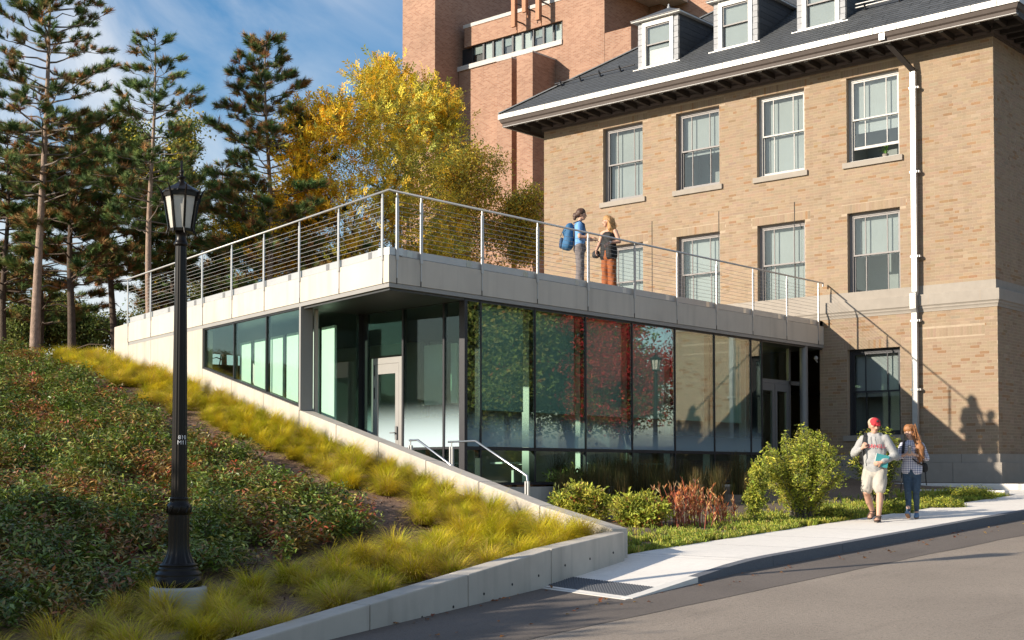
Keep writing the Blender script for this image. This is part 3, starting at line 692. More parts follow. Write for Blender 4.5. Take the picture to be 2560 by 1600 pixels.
def brick_mesh(name, L, o, du, dn, proud=.002, depth=.03, off=None, col=None):
    """bricks L as boxes: point = o + du*u + z, front face proud of the mortar by `proud` towards dn"""
    L = np.array(L); n = len(L); V = np.zeros((n, 8, 3))
    u = L[:, 0:1] * (1 - BT[:, 0]) + L[:, 1:2] * BT[:, 0]; z = L[:, 2:3] * (1 - BT[:, 2]) + L[:, 3:4] * BT[:, 2]
    pr = proud + RNG.uniform(0, .0015, (n, 1)); dd_ = pr - (depth + pr) * BT[None, :, 1]
    V = np.array(o)[None, None] + u[..., None] * np.array(du) + dd_[..., None] * np.array(dn); V[..., 2] += z
    Fc = (BFc[None] + (np.arange(n) * 8)[:, None, None]).reshape(-1, 4)
    C = brick_cols(n) if col is None else col
    V = V.reshape(-1, 3)
    if off is not None: V = V - np.array(off)
    return arrays_mesh(name, V, Fc, np.repeat(C, 8, axis=0))
bo = origin(bb)
def brick_field(parent, L, o, du, dn, near, nmax=300):
    """the nmax bricks nearest to `near` become parts of their own, the others one joined part"""
    L = sorted(L, key=lambda b: (b[0] + b[1] - 2 * near[0]) ** 2 + 1.0 * (b[2] + b[3] - 2 * near[1]) ** 2) if near else L
    own, rest = (L[:nmax], L[nmax:]) if near else ([], L)
    cache = {}
    for b in own:
        key = (round(b[1] - b[0], 3), round(b[3] - b[2], 3), rnd.randrange(7))
        if key not in cache:
            cache[key] = brick_mesh('brick', [(0, b[1] - b[0], 0, b[3] - b[2])], (0, 0, 0), du, dn); cache[key].materials.append(MATS['buff_brick'])
        p = np.array(o) + np.array(du) * b[0]; ob = link('brick', cache[key], None, parent); ob.location = (p[0] - bo.x, p[1] - bo.y, p[2] + b[2] - bo.z)
    ob = link('brickwork', brick_mesh('brickwork', rest, o, du, dn, off=bo), MATS['buff_brick'], parent); ob['kind'] = 'stuff'
# --- front wall, upper part
ptU = lambda u, z, d: (u, YF + d, z)
fw = Q(wall_sheet(XL, XB, 4.6, 10.5, HF, ptU, .30), 'front_wall', 'mortar')
sold = [(a - .16, b + .16, d, d + .22) for a, b, c, d in HF]
L = lay_bricks(XL, XB, 4.6, 10.48, HF, sold); Lg = None
# --- front wall, lower part stands a little proud
ptG = lambda u, z, d: (u, YF - .06 + d, z)
gw = Q(wall_sheet(-17.2, XB + .06, .43, 4.10, HG, ptG, .36), 'ground_floor_wall', 'mortar')
soldG = [(XB - 2.0, XB - .25, 3.30, 3.52), (WL[4] - .1, WL[4] + WW + .1, 3.125, 3.345)]
LG = lay_bricks(-17.2, XB + .06, .43, 3.94, HG, soldG)
brick_field(fw, L, (0, YF, 0), (1, 0, 0), (0, -1, 0), None)
brick_field(gw, LG, (0, YF - .06, 0), (1, 0, 0), (0, -1, 0), (XB - .6, 2.2))
# --- right-hand side wall (in shade)
YB = YF + 16
SH = [(YF + 2.55, YF + 4.0, 7.949, 10.155), (YF + 2.55, YF + 4.0, 4.435, 6.645)]
ptS = lambda u, z, d: (XB - d, u, z)
sw1 = Q(wall_sheet(YF, YB, 4.6, 10.5, SH, ptS, .3), 'side_wall', 'mortar')
ptS2 = lambda u, z, d: (XB + .06 - d, u, z)
sw2 = Q(wall_sheet(YF - .06, YB, .43, 4.10, [], ptS2, .3), 'side_wall_lower', 'mortar')
brick_field(sw1, lay_bricks(YF, YF + 6, 4.6, 10.48, SH), (XB, 0, 0), (0, 1, 0), (1, 0, 0), None)
brick_field(sw2, lay_bricks(YF - .06, YF + 6, .43, 3.94, []), (XB + .06, 0, 0), (0, 1, 0), (1, 0, 0), None)
m = MB(); m.add([ptU(XL, .4, 0), (XL, YB, .4), (XL, YB, 10.5), ptU(XL, 10.5, 0)], [(0, 1, 2, 3)]); m.add([(XL, YB, 0), (XB, YB, 0), (XB, YB, 10.5), (XL, YB, 10.5)], [(0, 1, 2, 3)]); m.add([ptU(XL, 10.5, 0), ptU(XB, 10.5, 0), (XB, YB, 10.5), (XL, YB, 10.5)], [(0, 1, 2, 3)]); Q(m, 'rear_walls', 'mortar')
# --- stone bands, wrapped round the corner
def band(z0, z1, pr, name='stone_band', cut=None, n=6):
    xs = np.linspace(-17.6 if z0 > 3 else -17.2, XB + pr, n + 1)
    for a, b in zip(xs, xs[1:]):
        m = MB(); m.box(a + .004, b - (.004 if b < XB else 0), YF - pr, YF + .05, z0, z1); Q(m, name, 'limestone', bevel=.006)
    m = MB(); m.box(XB - .05, XB + pr - .002, YF + .056, YB, z0, z1); Q(m, name, 'limestone')
def ledge(prof, n=1):
    """moulded string course: profile (projection, z) swept along the front and round the right corner"""
    m = MB(); x0 = XL
    rows = [[(x0, YF - p, z) for p, z in prof], [(XB + p, YF - p, z) for p, z in prof], [(XB + p, YB, z) for p, z in prof]]; k = len(prof)
    for A, B in zip(rows, rows[1:]): m.add(A + B, [(i, k + i, k + i + 1, i + 1) for i in range(k - 1)])
    return m
Q(ledge([(.0, 4.60), (.012, 4.60), (.012, 4.375), (.125, 4.37), (.135, 4.36), (.135, 4.10), (.12, 4.085), (.105, 4.06), (.105, 4.03), (.085, 4.0), (.075, 3.965), (.075, 3.94), (.06, 3.94)]), 'string_course', 'limestone')
for x in (-16.6, -14.2, -12.9, -20.5, -23.6):
    m = MB(); m.box(x, x + .006, YF - .1365, YF - .13, 4.1, 4.36); Q(m, 'stone_joint', 'mortar')
band(.228, .43, .105, n=5); band(-.55, .226, .17, 'plinth_stone', n=4)
# --- windows
def window(u, zs, zt, mat, ywall, lower_open=0., shade=(1., 1.), sillstone=True, tilt=0):
    y = ywall + .13; w_ = WW
    m = MB(); fr = .055
    m.box(u, u + fr, y, y + .14, zs, zt); m.box(u + w_ - fr, u + w_, y, y + .14, zs, zt); m.box(u + fr, u + w_ - fr, y, y + .14, zt - fr, zt); m.box(u + fr, u + w_ - fr, y - .02, y + .14, zs, zs + .05)
    m.box(u + fr, u + fr + .03, y + .02, y + .13, zs + .05, zt - fr); m.box(u + w_ - fr - .03, u + w_ - fr, y + .02, y + .13, zs + .05, zt - fr); m.box(u + fr + .03, u + w_ - fr - .03, y + .02, y + .13, zt - fr - .03, zt - fr)
    win = Q(m, 'window', mat)
    a, b = u + fr + .031, u + w_ - fr - .031; zm = (zs + zt) / 2 + .02; lo = zs + .051 + lower_open
    for nm, y0, z0, z1 in (('upper_sash', y + .035, zm - .02, zt - fr - .032), ('lower_sash', y + .075, lo, zm + .02 + lower_open * 0)):
        s = MB(); st_ = .036
        s.box(a, a + st_, y0, y0 + .035, z0, z1); s.box(b - st_, b, y0, y0 + .035, z0, z1); s.box(a + st_, b - st_, y0, y0 + .035, z1 - .04, z1); s.box(a + st_, b - st_, y0, y0 + .035, z0, z0 + (.07 if nm[0] == 'l' else .04))
        xs_ = [a + st_ + (b - a - 2 * st_) * f for f in (.25, .75)]
        for x in xs_: s.box(x - .011, x + .011, y0 + .004, y0 + .032, z0 + .04, z1 - .04)
        so = s.build(nm, MATS[mat], win)
        cuts = [a + st_] + xs_ + [b - st_]
        for p, q_ in zip(cuts, cuts[1:]):
            g_ = MB(); g_.box(p + .008, q_ - .008, y0 + .016, y0 + .021, z0 + .04, z1 - .042); g_.build('pane', MATS['window_glass'], win)
    # room behind: back, sides, shade
    rm = MB(); rm.add([(a - .06, y + 1.0, zs - .2), (b + .06, y + 1.0, zs - .2), (b + .06, y + 1.0, zt + .1), (a - .06, y + 1.0, zt + .1), (a - .06, y + .145, zs - .2), (b + .06, y + .145, zs - .2), (b + .06, y + .145, zt + .1), (a - .06, y + .145, zt + .1)], [(0, 1, 2, 3), (0, 3, 7, 4), (1, 5, 6, 2), (3, 2, 6, 7), (0, 4, 5, 1)])
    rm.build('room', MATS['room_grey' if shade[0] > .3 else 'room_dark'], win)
    if shade[0] > 0:
        s = MB(); zb = zt - (zt - zs) * shade[0]
        s.box(a + .17 * shade[1], b - .06, y + .19, y + .195, zb, zt - .03); s.box(a - .01, a + .13 * shade[1], y + .215, y + .22, zb - .02, zt - .03); s.build('window_shade', MATS['window_shade'], win)
    if sillstone:
        s = MB(); s.box(u - .10, u + w_ + .10, ywall - .06, ywall + .13, zs - .14, zs); s.build('sill', MATS['limestone'], win)
    return win
fk = {1: 'frame_grey', 2: 'frame_grey', 3: 'frame_pale', 4: 'frame_pale'}  # pale frames carry the sunlight on two top windows in their colour
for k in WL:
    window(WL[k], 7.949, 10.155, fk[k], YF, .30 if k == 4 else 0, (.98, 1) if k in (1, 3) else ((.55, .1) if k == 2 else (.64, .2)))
    window(WL[k], 4.435, 6.645, 'frame_grey', YF, 0, (.97, 1) if k != 4 else (.5, 1), sillstone=False)
window(WL[4], .927, 3.125, 'metal_dark', YF - .06, 0, (.55, .2))
for (a, b, c, d) in SH:
    m = MB(); m.box(XB - .3, XB - .2, a, a + .06, c, d); m.box(XB - .3, XB - .2, b - .06, b, c, d); m.box(XB - .3, XB - .2, a + .06, b - .06, d - .06, d); m.box(XB - .3, XB - .2, a + .06, b - .06, c, c + .06); m.box(XB - .3, XB - .2, a + .06, b - .06, (c + d) / 2 - .03, (c + d) / 2 + .03)
    wv = Q(m, 'window', 'frame_grey'); g_ = MB(); g_.box(XB - .26, XB - .25, a + .05, b - .05, c + .05, d - .05); g_.build('pane', MATS['window_glass'], wv)
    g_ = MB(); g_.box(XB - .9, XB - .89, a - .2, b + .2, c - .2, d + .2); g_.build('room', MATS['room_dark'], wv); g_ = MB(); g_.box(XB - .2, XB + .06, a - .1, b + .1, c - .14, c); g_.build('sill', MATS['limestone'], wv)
# potted plant seen through the half-open top window
pp = thing('potted_plant', 'small green potted plant on the sill of the half-open top window', 'plant', (-15.55, YF + .42, 8.0)); m = MB(); m.lathe((-15.55, YF + .42, 7.98), [(.06, 0), (.08, .14), (.085, .15)], 12); m.build('pot', MATS['limestone'], pp); m = MB()
for k in range(13):
    a = k * 2.4; c = Vector((-15.55, YF + .42, 8.12)); e = c + Vector((math.cos(a) * .22, math.sin(a) * .10, .10 + .10 * (k % 3))); sd_ = Vector((-math.sin(a), math.cos(a), 0)) * .018; md = c.lerp(e, .55) + Vector((0, 0, .07)); m.add([c, md - sd_, e, md + sd_], [(0, 1, 2, 3)])
M('house_plant', (.10, .22, .03), .6, .1); m.build('leaves', MATS['house_plant'], pp)
# --- movement joints
for x, z0, z1 in ((-22.55, 4.45, 7.2), (-17.95, 4.6, 7.15), (-20.3, 4.45, 7.2), (-14.66, 4.62, 6.75), (-14.66, .9, 3.4)):
    m = MB(); yy_ = YF - (.06 if z0 < 4 else 0) - .009; m.box(x, x + .018, yy_, yy_ + .004, z0, z1); Q(m, 'movement_joint', 'tie_hole')
# --- eaves: soffit, cornice, gutter
OV = 1.0; ZG, ZGB, ZFBB = 10.95, 10.80, 10.56
def ring(o, z): return [(XL - o, YF - o, z), (XB + o, YF - o, z), (XB + o, YB + o, z), (XL - o, YB + o, z)]
def eave(prof, name, mat):
    m = MB()
    for (o0, z0), (o1, z1) in zip(prof, prof[1:]):
        A, B = ring(o0, z0), ring(o1, z1); m.add(A + B, [(i, (i + 1) % 4, 4 + (i + 1) % 4, 4 + i) for i in range(4)])
    return Q(m, name, mat)
eave([(.0, 10.44), (.05, 10.45), (.05, 10.50), (.11, 10.56), (.11, 10.62), (.16, 10.66)], 'bed_mould', 'cornice_brown')
eave([(.10, 10.655), (OV - .17, 10.655)], 'soffit', 'eave_shade_brown')
eave([(OV - .17, 10.66), (OV - .17, 10.585), (OV - .10, 10.57), (OV - .09, 10.60), (OV - .09, 10.665), (OV - .05, 10.70), (OV - .02, 10.79), (OV + .005, 10.80)], 'cornice', 'cornice_brown')
eave([(OV - .165, 10.566), (OV - .09, 10.566), (OV - .088, 10.585)], 'drip_edge', 'frame_pale')
gx = XL - OV; n = 0
while gx < XB + OV - .05:
    e = min(gx + .62, XB + OV); m = MB()
    m.prism([(gx + .004, YF - OV, ZGB), (e - .004, YF - OV, ZGB), (e - .004, YF - OV + .13, ZGB + .02), (gx + .004, YF - OV + .13, ZGB + .02)], [(gx + .004, YF - OV - .012, ZG), (e - .004, YF - OV - .012, ZG), (e - .004, YF - OV + .17, ZG + .12), (gx + .004, YF - OV + .17, ZG + .12)])
    Q(m, 'gutter_section', 'gutter_metal', bevel=.006); gx = e
m = MB(); m.box(XB + OV - .13, XB + OV + .012, YF - OV + .004, YB, ZGB, ZG); m.box(XL - OV - .012, XL - OV + .13, YF - OV + .004, YB, ZGB, ZG); Q(m, 'side_gutter', 'gutter_metal')
x = XL - .55; 
while x < XB + .9:
    m = MB()
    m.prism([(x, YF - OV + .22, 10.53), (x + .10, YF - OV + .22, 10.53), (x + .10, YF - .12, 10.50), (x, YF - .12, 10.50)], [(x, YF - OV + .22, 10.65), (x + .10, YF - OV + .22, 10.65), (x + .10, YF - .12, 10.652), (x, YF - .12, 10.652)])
    m.box(x - .010, x + .110, YF - OV + .20, YF - OV + .215, 10.60, 10.648); eb = Q(m, 'eave_bracket', 'eave_shade_brown'); m = MB(); m.box(x - .006, x + .106, YF - OV + .192, YF - OV + .199, 10.545, 10.60); m.build('lit_bracket_end', MATS['frame_pale'], eb); x += .452  # pale end caps imitate the sunlit fronts of the brackets
y = YF - .3
while y < YF + 7:
    m = MB(); m.box(XB + .12, XB + OV - .22, y, y + .13, 10.50, 10.65); Q(m, 'eave_bracket', 'eave_shade_brown'); y += .452
# --- slate roof
SL = .7; RY0 = YF - OV
rh = 8.0                                   # run up to the ridge
core = MB(); A = [(XL - OV, RY0, ZG), (XB + OV, RY0, ZG), (XB + OV, YB + 1, ZG), (XL - OV, YB + 1, ZG)]
B_ = [(XL - OV + rh, RY0 + rh, ZG + SL * rh), (XB + OV - rh, RY0 + rh, ZG + SL * rh), (XB + OV - rh, YB + 1 - rh, ZG + SL * rh), (XL - OV + rh, YB + 1 - rh, ZG + SL * rh)]
core.add(A + B_, [(0, 1, 5, 4), (1, 2, 6, 5), (2, 3, 7, 6), (3, 0, 4, 7), (4, 5, 6, 7)]); roof = Q(core, 'roof', 'slate_pale')
core_me = roof.data; core_me.materials.clear(); core_me.materials.append(MATS['slate'])
ca = core_me.color_attributes.new('Col', 'FLOAT_COLOR', 'POINT'); ca.data.foreach_set('color', np.ones(len(core_me.vertices) * 4, np.float32))
tv, quads, cc = [], [], []
ex = .17; nrm = Vector((0, -SL, 1)).normalized(); upv = Vector((0, 1, SL)).normalized(); own = []
i = 0
while i * ex < 6.2:
    s = i * ex; run = s * upv.y; xa = XL - OV + run + .03; xb = XB + OV - run - .03; x = xa - rnd.random() * .2
    while x < xb:
        wd = .21 + .10 * rnd.random(); p, q_ = max(x, xa), min(x + wd, xb); x += wd
        if q_ - p < .04: continue
        own.append((p + .002, q_ - .002, s))
    i += 1
def slate_mesh(lst, off):
    V_ = []; F_ = []; C_ = []
    for (p, q_, s) in lst:
        b0 = len(V_); tint = max(.7, rnd.gauss(1, .06)); t_ = .006 + .004 * rnd.random(); dj = .006 * rnd.random()
        base = Vector((0, RY0, ZG)) + upv * (s - dj) + nrm * .014; top = Vector((0, RY0, ZG)) + upv * (s + ex + .03) + nrm * .004
        for X, bs, hh in ((p, base, 0), (q_, base, 0), (q_, top, 0), (p, top, 0), (p, base, t_), (q_, base, t_), (q_, top, t_ * .4), (p, top, t_ * .4)):
            c = bs + nrm * hh; V_.append((X - off[0], c.y - off[1], c.z - off[2])); C_.append((tint, tint * (1 + .02 * rnd.random()), tint * (1.02)))
        F_ += [(b0 + 4, b0 + 5, b0 + 6, b0 + 7), (b0, b0 + 1, b0 + 5, b0 + 4), (b0 + 1, b0 + 2, b0 + 6, b0 + 5), (b0 + 3, b0, b0 + 4, b0 + 7)]
    return arrays_mesh('slates', np.array(V_), np.array(F_), np.array(C_))
own.sort(key=lambda a: (a[0] - (-14.5)) ** 2 + (a[2] - .8) ** 2 * 4)
sl_proto = {}
for (p, q_, s) in own[:300]:
    kx = round((q_ - p) / .03)
    if (kx, 0) not in sl_proto:
        me = slate_mesh([(0, kx * .03, 0)], (0, RY0, ZG)); me.materials.append(MATS['slate']); sl_proto[(kx, 0)] = me
    ob = link('slate', sl_proto[(kx, 0)], None, roof); pos = upv * s; ob.location = (p - bo.x, RY0 + pos.y - bo.y, ZG + pos.z - bo.z)
ob = link('slates', slate_mesh(own[300:], bo), MATS['slate'], roof); ob['kind'] = 'stuff'
# hip flashing, left
m = MB(); e0 = Vector((XL - OV, RY0, ZG + .03)); e1 = e0 + Vector((1, 1, SL)) * 7.5; m.bar(e0, e1, .22, .03, up=(0, 0, 1)); Q(m, 'hip_flashing', 'gutter_metal')
# snow rails
def snow(xa, xb, s, mat, n, dbl):
    m = MB(); b = Vector((0, RY0, ZG)) + upv * s + nrm * .13
    m.tube([(xa, b.y, b.z), (xb, b.y, b.z)], .022, 6)
    if dbl: m.tube([(xa, b.y - .0, b.z + .09), (xb, b.y, b.z + .09)], .022, 6)
    o = Q(m, 'snow_rail', mat)
    for k in range(n):
        x = xa + (xb - xa) * (k + .3) / n; q2 = MB(); c0 = Vector((x, RY0, ZG)) + upv * (s - .02) + nrm * .02; q2.tube([c0, c0 + nrm * .2], .022, 6); q2.obox(c0 - Vector((.03, 0, 0)), (.06, 0, 0), upv * .12, nrm * .02); q2.build('snow_rail_bracket', MATS['metal_dark'], o)
snow(-26.25, -23.25, 1.49, 'metal_dark', 4, False); snow(-16.35, -12.6, 1.78, 'gutter_metal', 4, True)
# --- dormers
def dormer(x0, idx):
    yd = RY0 + 1.08; zb = ZG + SL * 1.08 + .02; w_ = 1.40; h = 1.34; x1 = x0 + w_
    d = Q(MB().box(x0 + .10, x1 - .10, yd + .10, yd + .5, zb - .1, zb + h), 'dormer', 'white_paint')
    yb = yd + (h + .1) / SL
    # cheeks clad in slate, front corner strips
    for xx, sgn in ((x0, -1), (x1, 1)):
        m = MB(); a = xx - (.06 if sgn > 0 else 0)
        m.prism([(a, yd + .02, zb), (a + .06, yd + .02, zb), (a + .06, yb, zb + h - .002), (a, yb, zb + h - .002)], [(a, yd + .02, zb + h), (a + .06, yd + .02, zb + h), (a + .06, yb, zb + h), (a, yb, zb + h)]); c = m.build('cheek', MATS['slate'], d)
        aa = c.data.color_attributes.new('Col', 'FLOAT_COLOR', 'POINT'); aa.data.foreach_set('color', np.ones(len(c.data.vertices) * 4, np.float32))
        for r in range(8):
            zz = zb + .02 + r * .165; ln = (zb + h - zz) / SL
            s_ = MB(); fx = xx + (.002 if sgn > 0 else -.022)
            s_.box(fx, fx + .02, yd + .03 + max(0, (zz - zb) / SL * 0), yd + .03 + (zz + .15 - zb) / SL, zz, zz + .158); k = s_.build('cheek_slate', MATS['slate'], d)
            aa = k.data.color_attributes.new('Col', 'FLOAT_COLOR', 'POINT'); tt = .8 + .4 * rnd.random(); aa.data.foreach_set('color', np.full(len(k.data.vertices) * 4, tt, np.float32))
            s_ = MB(); s_.box(xx if sgn < 0 else xx - .155, xx + .155 if sgn < 0 else xx, yd - .004 + .008 * (r % 2), yd + .018, zz, zz + .155); s_.build('front_slate', MATS['slate_pale'], d)
    a, b = x0 + .16, x1 - .16; m = MB()
    m.box(a, a + .12, yd - .03, yd + .1, zb, zb + h - .02); m.box(b - .12, b, yd - .03, yd + .1, zb, zb + h - .02); m.box(a + .12, b - .12, yd - .03, yd + .1, zb + h - .16, zb + h - .02); m.box(a - .1, b + .1, yd - .07, yd + .1, zb - .06, zb + .0)
    m.build('window_surround', MATS['white_paint'], d)
    p, q_ = a + .121, b - .121; zm = zb + h * .46
    for nm, y0, z0, z1 in (('upper_sash', yd + .01, zm, zb + h - .165), ('lower_sash', yd + .05, zb + .005, zm + .04)):
        s = MB(); s.box(p, p + .035, y0, y0 + .03, z0, z1); s.box(q_ - .035, q_, y0, y0 + .03, z0, z1); s.box(p + .035, q_ - .035, y0, y0 + .03, z0, z0 + .035); s.box(p + .035, q_ - .035, y0, y0 + .03, z1 - .03, z1); s.build(nm, MATS['frame_grey'], d)
        s = MB(); s.box(p + .03, q_ - .03, y0 + .012, y0 + .017, z0 + .03, z1 - .03); s.build('pane', MATS['window_glass'], d)
    s = MB(); s.box(p + (.06 if idx == 0 else 0), q_, yd + .088, yd + .096, zb + (.5 if idx == 0 else .02), zb + h - .17); s.build('window_shade', MATS['window_shade'], d)
    # hipped cap
    m = MB(); e = .16; zc = zb + h; ap = (x0 + w_ / 2, yd + .55, zc + .46); c = [(x0 - e, yd - e, zc + .05), (x1 + e, yd - e, zc + .05), (x1 + e, yb + .25, zc + .05), (x0 - e, yb + .25, zc + .05), ap, (ap[0], yb + 1.0, zc + .46)]
    m.add(c, [(0, 1, 4), (1, 2, 5, 4), (3, 0, 4, 5), (2, 3, 5)]); k = m.build('dormer_roof', MATS['slate'], d)
    aa = k.data.color_attributes.new('Col', 'FLOAT_COLOR', 'POINT'); aa.data.foreach_set('color', np.ones(len(k.data.vertices) * 4, np.float32))
    m = MB(); m.box(x0 - e + .01, x1 + e - .01, yd - e + .01, yb, zc + .002, zc + .044); m.build('dormer_eave', MATS['white_paint'], d)
    m = MB(); m.box(x0 - e, x1 + e, yd - e - .012, yd - e + .02, zc + .03, zc + .055); m.build('eave_edge', MATS['metal_dark'], d)
    m = MB(); m.lathe(ap, [(.05, -.03), (.045, .02), (.02, .05), (.03, .08), (.01, .11)], 8); m.build('finial', MATS['slate_pale'], d)
    m = MB(); m.box(x0 - .12, x1 + .12, yd - .10, yd + .02, zb - .085, zb - .045); m.build('apron_flashing', MATS['gutter_metal'], d)
for i, x in enumerate((-23.07, -20.48, -17.87)): dormer(x, i)
# --- downspout
m = MB(); x = -14.53; yw = YF - .14
m.bar((x, yw, 9.93), (x, yw, 4.42), .135, .10, up=(0, 1, 0)); ds = Q(m, 'downspout', 'gutter_metal')
m = MB(); m.bar((x, YF - .24, 4.40), (x, YF - .24, 4.02), .15, .11, up=(0, 1, 0)); m.bar((x, yw, 4.43), (x, YF - .24, 4.36), .14, .10); m.bar((x, YF - .24, 4.04), (x, YF - .17, 3.94), .14, .10); m.build('offset_bend', MATS['gutter_metal'], ds)
m = MB(); m.bar((x, YF - .17, 3.95), (x, YF - .17, .9), .135, .10, up=(0, 1, 0)); m.build('lower_pipe', MATS['gutter_metal'], ds)
m = MB(); m.bar((x, yw, 9.96), (x - .42, YF - .86, 10.66), .12, .10, up=(0, 1, 0)); m.build('swan_neck', MATS['eave_shade_brown'], ds)
m = MB(); m.box(x - .50, x - .35, YF - .98, YF - .82, 10.62, 10.80); m.build('outlet_box', MATS['gutter_metal'], ds)
for z in (9.5, 7.4, 5.3, 2.0, 3.7):
    m = MB(); yy_ = yw if z > 4.2 else YF - .17; m.box(x - .10, x + .10, yy_ - .056, yy_ + .02, z, z + .05); m.box(x + .09, x + .14, yy_ - .02, yy_ + .08, z, z + .05); m.build('pipe_strap', MATS['gutter_metal'], ds)
# wall-mounted dome lamp beside the column
m = MB(); c = ony(1600 + 1662 * .26455, 800 + 360 * .26455, YF - .14); m.ball(c, .06, 10, sq=(1, 1, 1)); m.tube([tuple(c + np.array([0, 0, -.05])), tuple(c + np.array([0, .07, -.10]))], .02, 6)
Q(m, 'dome_lamp', 'frame_pale')
# ================================================================== low kerb walls at the foot of the brick building
def lowwall(x0, x1, y0, y1, z0, z1, label):
    m = MB(); m.box(x0, x1, y0, y1, z0, z1); o = m.build('low_wall', MATS['kerb_concrete'], None, bevel=.03); tag(o, label, 'wall', 'low pale kerb walls by the brick plinth')
lowwall(-16.4, -11.42, 29.35, 29.62, -1.3, -.40, 'front one of two low pale walls, its rounded end beside the sidewalk')
lowwall(-16.6, -6.0, 31.0, 31.22, -1.3, -.27, 'rear one of two low pale walls, running just under the brick plinth')
pth = MB(); pth.add([(-16.5, 29.6, -.46), (-11.3, 29.6, -.50), (-6, 29.6, -.50), (-6, 31.05, -.42), (-16.5, 31.05, -.40)], [(0, 1, 2, 3, 4)]); struct(pth.build('path', MATS['sidewalk_concrete']))
ap_ = MB(); ap_.add([(-16.5, 31.2, -.26), (-5, 31.2, -.26), (-5, 50, -.2), (-16.5, 50, -.2)], [(0, 1, 2, 3)]); struct(ap_.build('gravel_strip', MATS['bed_soil']))
# ================================================================== red brick tower behind
def brick_tex(name, c1, c2, mortar):
    m = bpy.data.materials.new(name); m.use_nodes = True; t = m.node_tree; p = t.nodes['Principled BSDF']; p.inputs['Roughness'].default_value = .9
    co = N(t, 'ShaderNodeTexCoord'); sx = N(t, 'ShaderNodeSeparateXYZ'); t.links.new(co.outputs['Object'], sx.inputs[0])
    ad = N(t, 'ShaderNodeMath', operation='ADD'); t.links.new(sx.outputs['X'], ad.inputs[0]); t.links.new(sx.outputs['Y'], ad.inputs[1])
    cx_ = N(t, 'ShaderNodeCombineXYZ'); t.links.new(ad.outputs[0], cx_.inputs['X']); t.links.new(sx.outputs['Z'], cx_.inputs['Y'])
    br = N(t, 'ShaderNodeTexBrick'); br.inputs['Scale'].default_value = 1.0; br.inputs['Brick Width'].default_value = .30; br.inputs['Row Height'].default_value = .10; br.inputs['Mortar Size'].default_value = .010
    br.inputs['Color1'].default_value = (*c1, 1); br.inputs['Color2'].default_value = (*c2, 1); br.inputs['Mortar'].default_value = (*mortar, 1); br.inputs['Bias'].default_value = -.1
    t.links.new(cx_.outputs[0], br.inputs['Vector'])
    nz = N(t, 'ShaderNodeTexNoise'); nz.inputs['Scale'].default_value = .35; nz.inputs['Detail'].default_value = 5; t.links.new(co.outputs['Object'], nz.inputs['Vector'])
    mr = N(t, 'ShaderNodeMapRange'); mr.inputs['From Min'].default_value = .3; mr.inputs['From Max'].default_value = .7; mr.inputs['To Min'].default_value = .86; mr.inputs['To Max'].default_value = 1.12; t.links.new(nz.outputs['Fac'], mr.inputs['Value'])
    vm = N(t, 'ShaderNodeVectorMath', operation='SCALE'); t.links.new(br.outputs['Color'], vm.inputs[0]); t.links.new(mr.outputs[0], vm.inputs['Scale']); t.links.new(vm.outputs[0], p.inputs['Base Color'])
    MATS[name] = m
brick_tex('red_brick', (.36, .20, .13), (.255, .12, .073), (.33, .245, .19))
M('tower_ledge', (.5, .47, .44), .8, .06, 2)
M('antenna_paint', (.42, .20, .11), .7, .1, 3)
YT = 70.0
tw = thing('brick_tower', 'tall red brick laboratory tower with narrow ribbon window and projecting piers', 'building', (ony(1250, 900, YT)[0], YT, 0))
def TW(mb, name, mat, parent=None): return mb.build(name, MATS[mat], parent or tw)
tx = lambda u, y=YT: float(ony(u, 300, y)[0])
tz = lambda u, v, y=YT: float(ony(u, v, y)[2])
zl = tz(1147, 168)                       # ledge height (bottom of the ribbon window)
zw1 = tz(1407, 54, YT + .3); zpar = tz(1385, 1, YT + .3)
xB0, xB1 = tx(1147), tx(1407)
m = MB(); m.box(xB0, tx(1578), YT, YT + 22, -3, zl - .35); TW(m, 'lower_block', 'red_brick')
m = MB(); m.box(xB0 - .1, xB1, YT - .12, YT + .5, zl - .35, zl - .02); TW(m, 'window_ledge', 'tower_ledge')
m = MB(); m.box(xB0 - 2, xB1, YT + .42, YT + 22, zl - .02, zw1); TW(m, 'window_recess', 'metal_dark')
m = MB(); m.box(xB0 + .5, xB1, YT + .05, YT + 22, zw1 + .001, zpar - .25); TW(m, 'parapet_wall', 'red_brick')
m = MB(); m.box(xB0 + .4, xB1 + 6, YT + .0, YT + 22.1, zpar - .248, zpar); TW(m, 'parapet_coping', 'tower_ledge')
m = MB(); m.box(xB1 + .01, tx(1512), YT - .02, YT + 22, zl - 30, zpar - .255); TW(m, 'right_block', 'red_brick')
m = MB(); m.box(tx(1512) - .02, tx(1760), YT + 6, YT + 24, -3, zpar + 6); TW(m, 'rear_block', 'red_brick')
m = MB(); m.box(tx(1610, YT + 5), tx(1652, YT + 5), YT + 5, YT + 6.01, -3, zpar + 6); TW(m, 'rear_pier', 'red_brick')
us = [1180, 1208, 1232, 1256, 1281, 1306, 1332, 1358, 1383, 1406]
M('tower_shade', (.30, .34, .33), .8, .2, .6)
M('tower_shade_pale', (.50, .53, .50), .8, .1, .6)
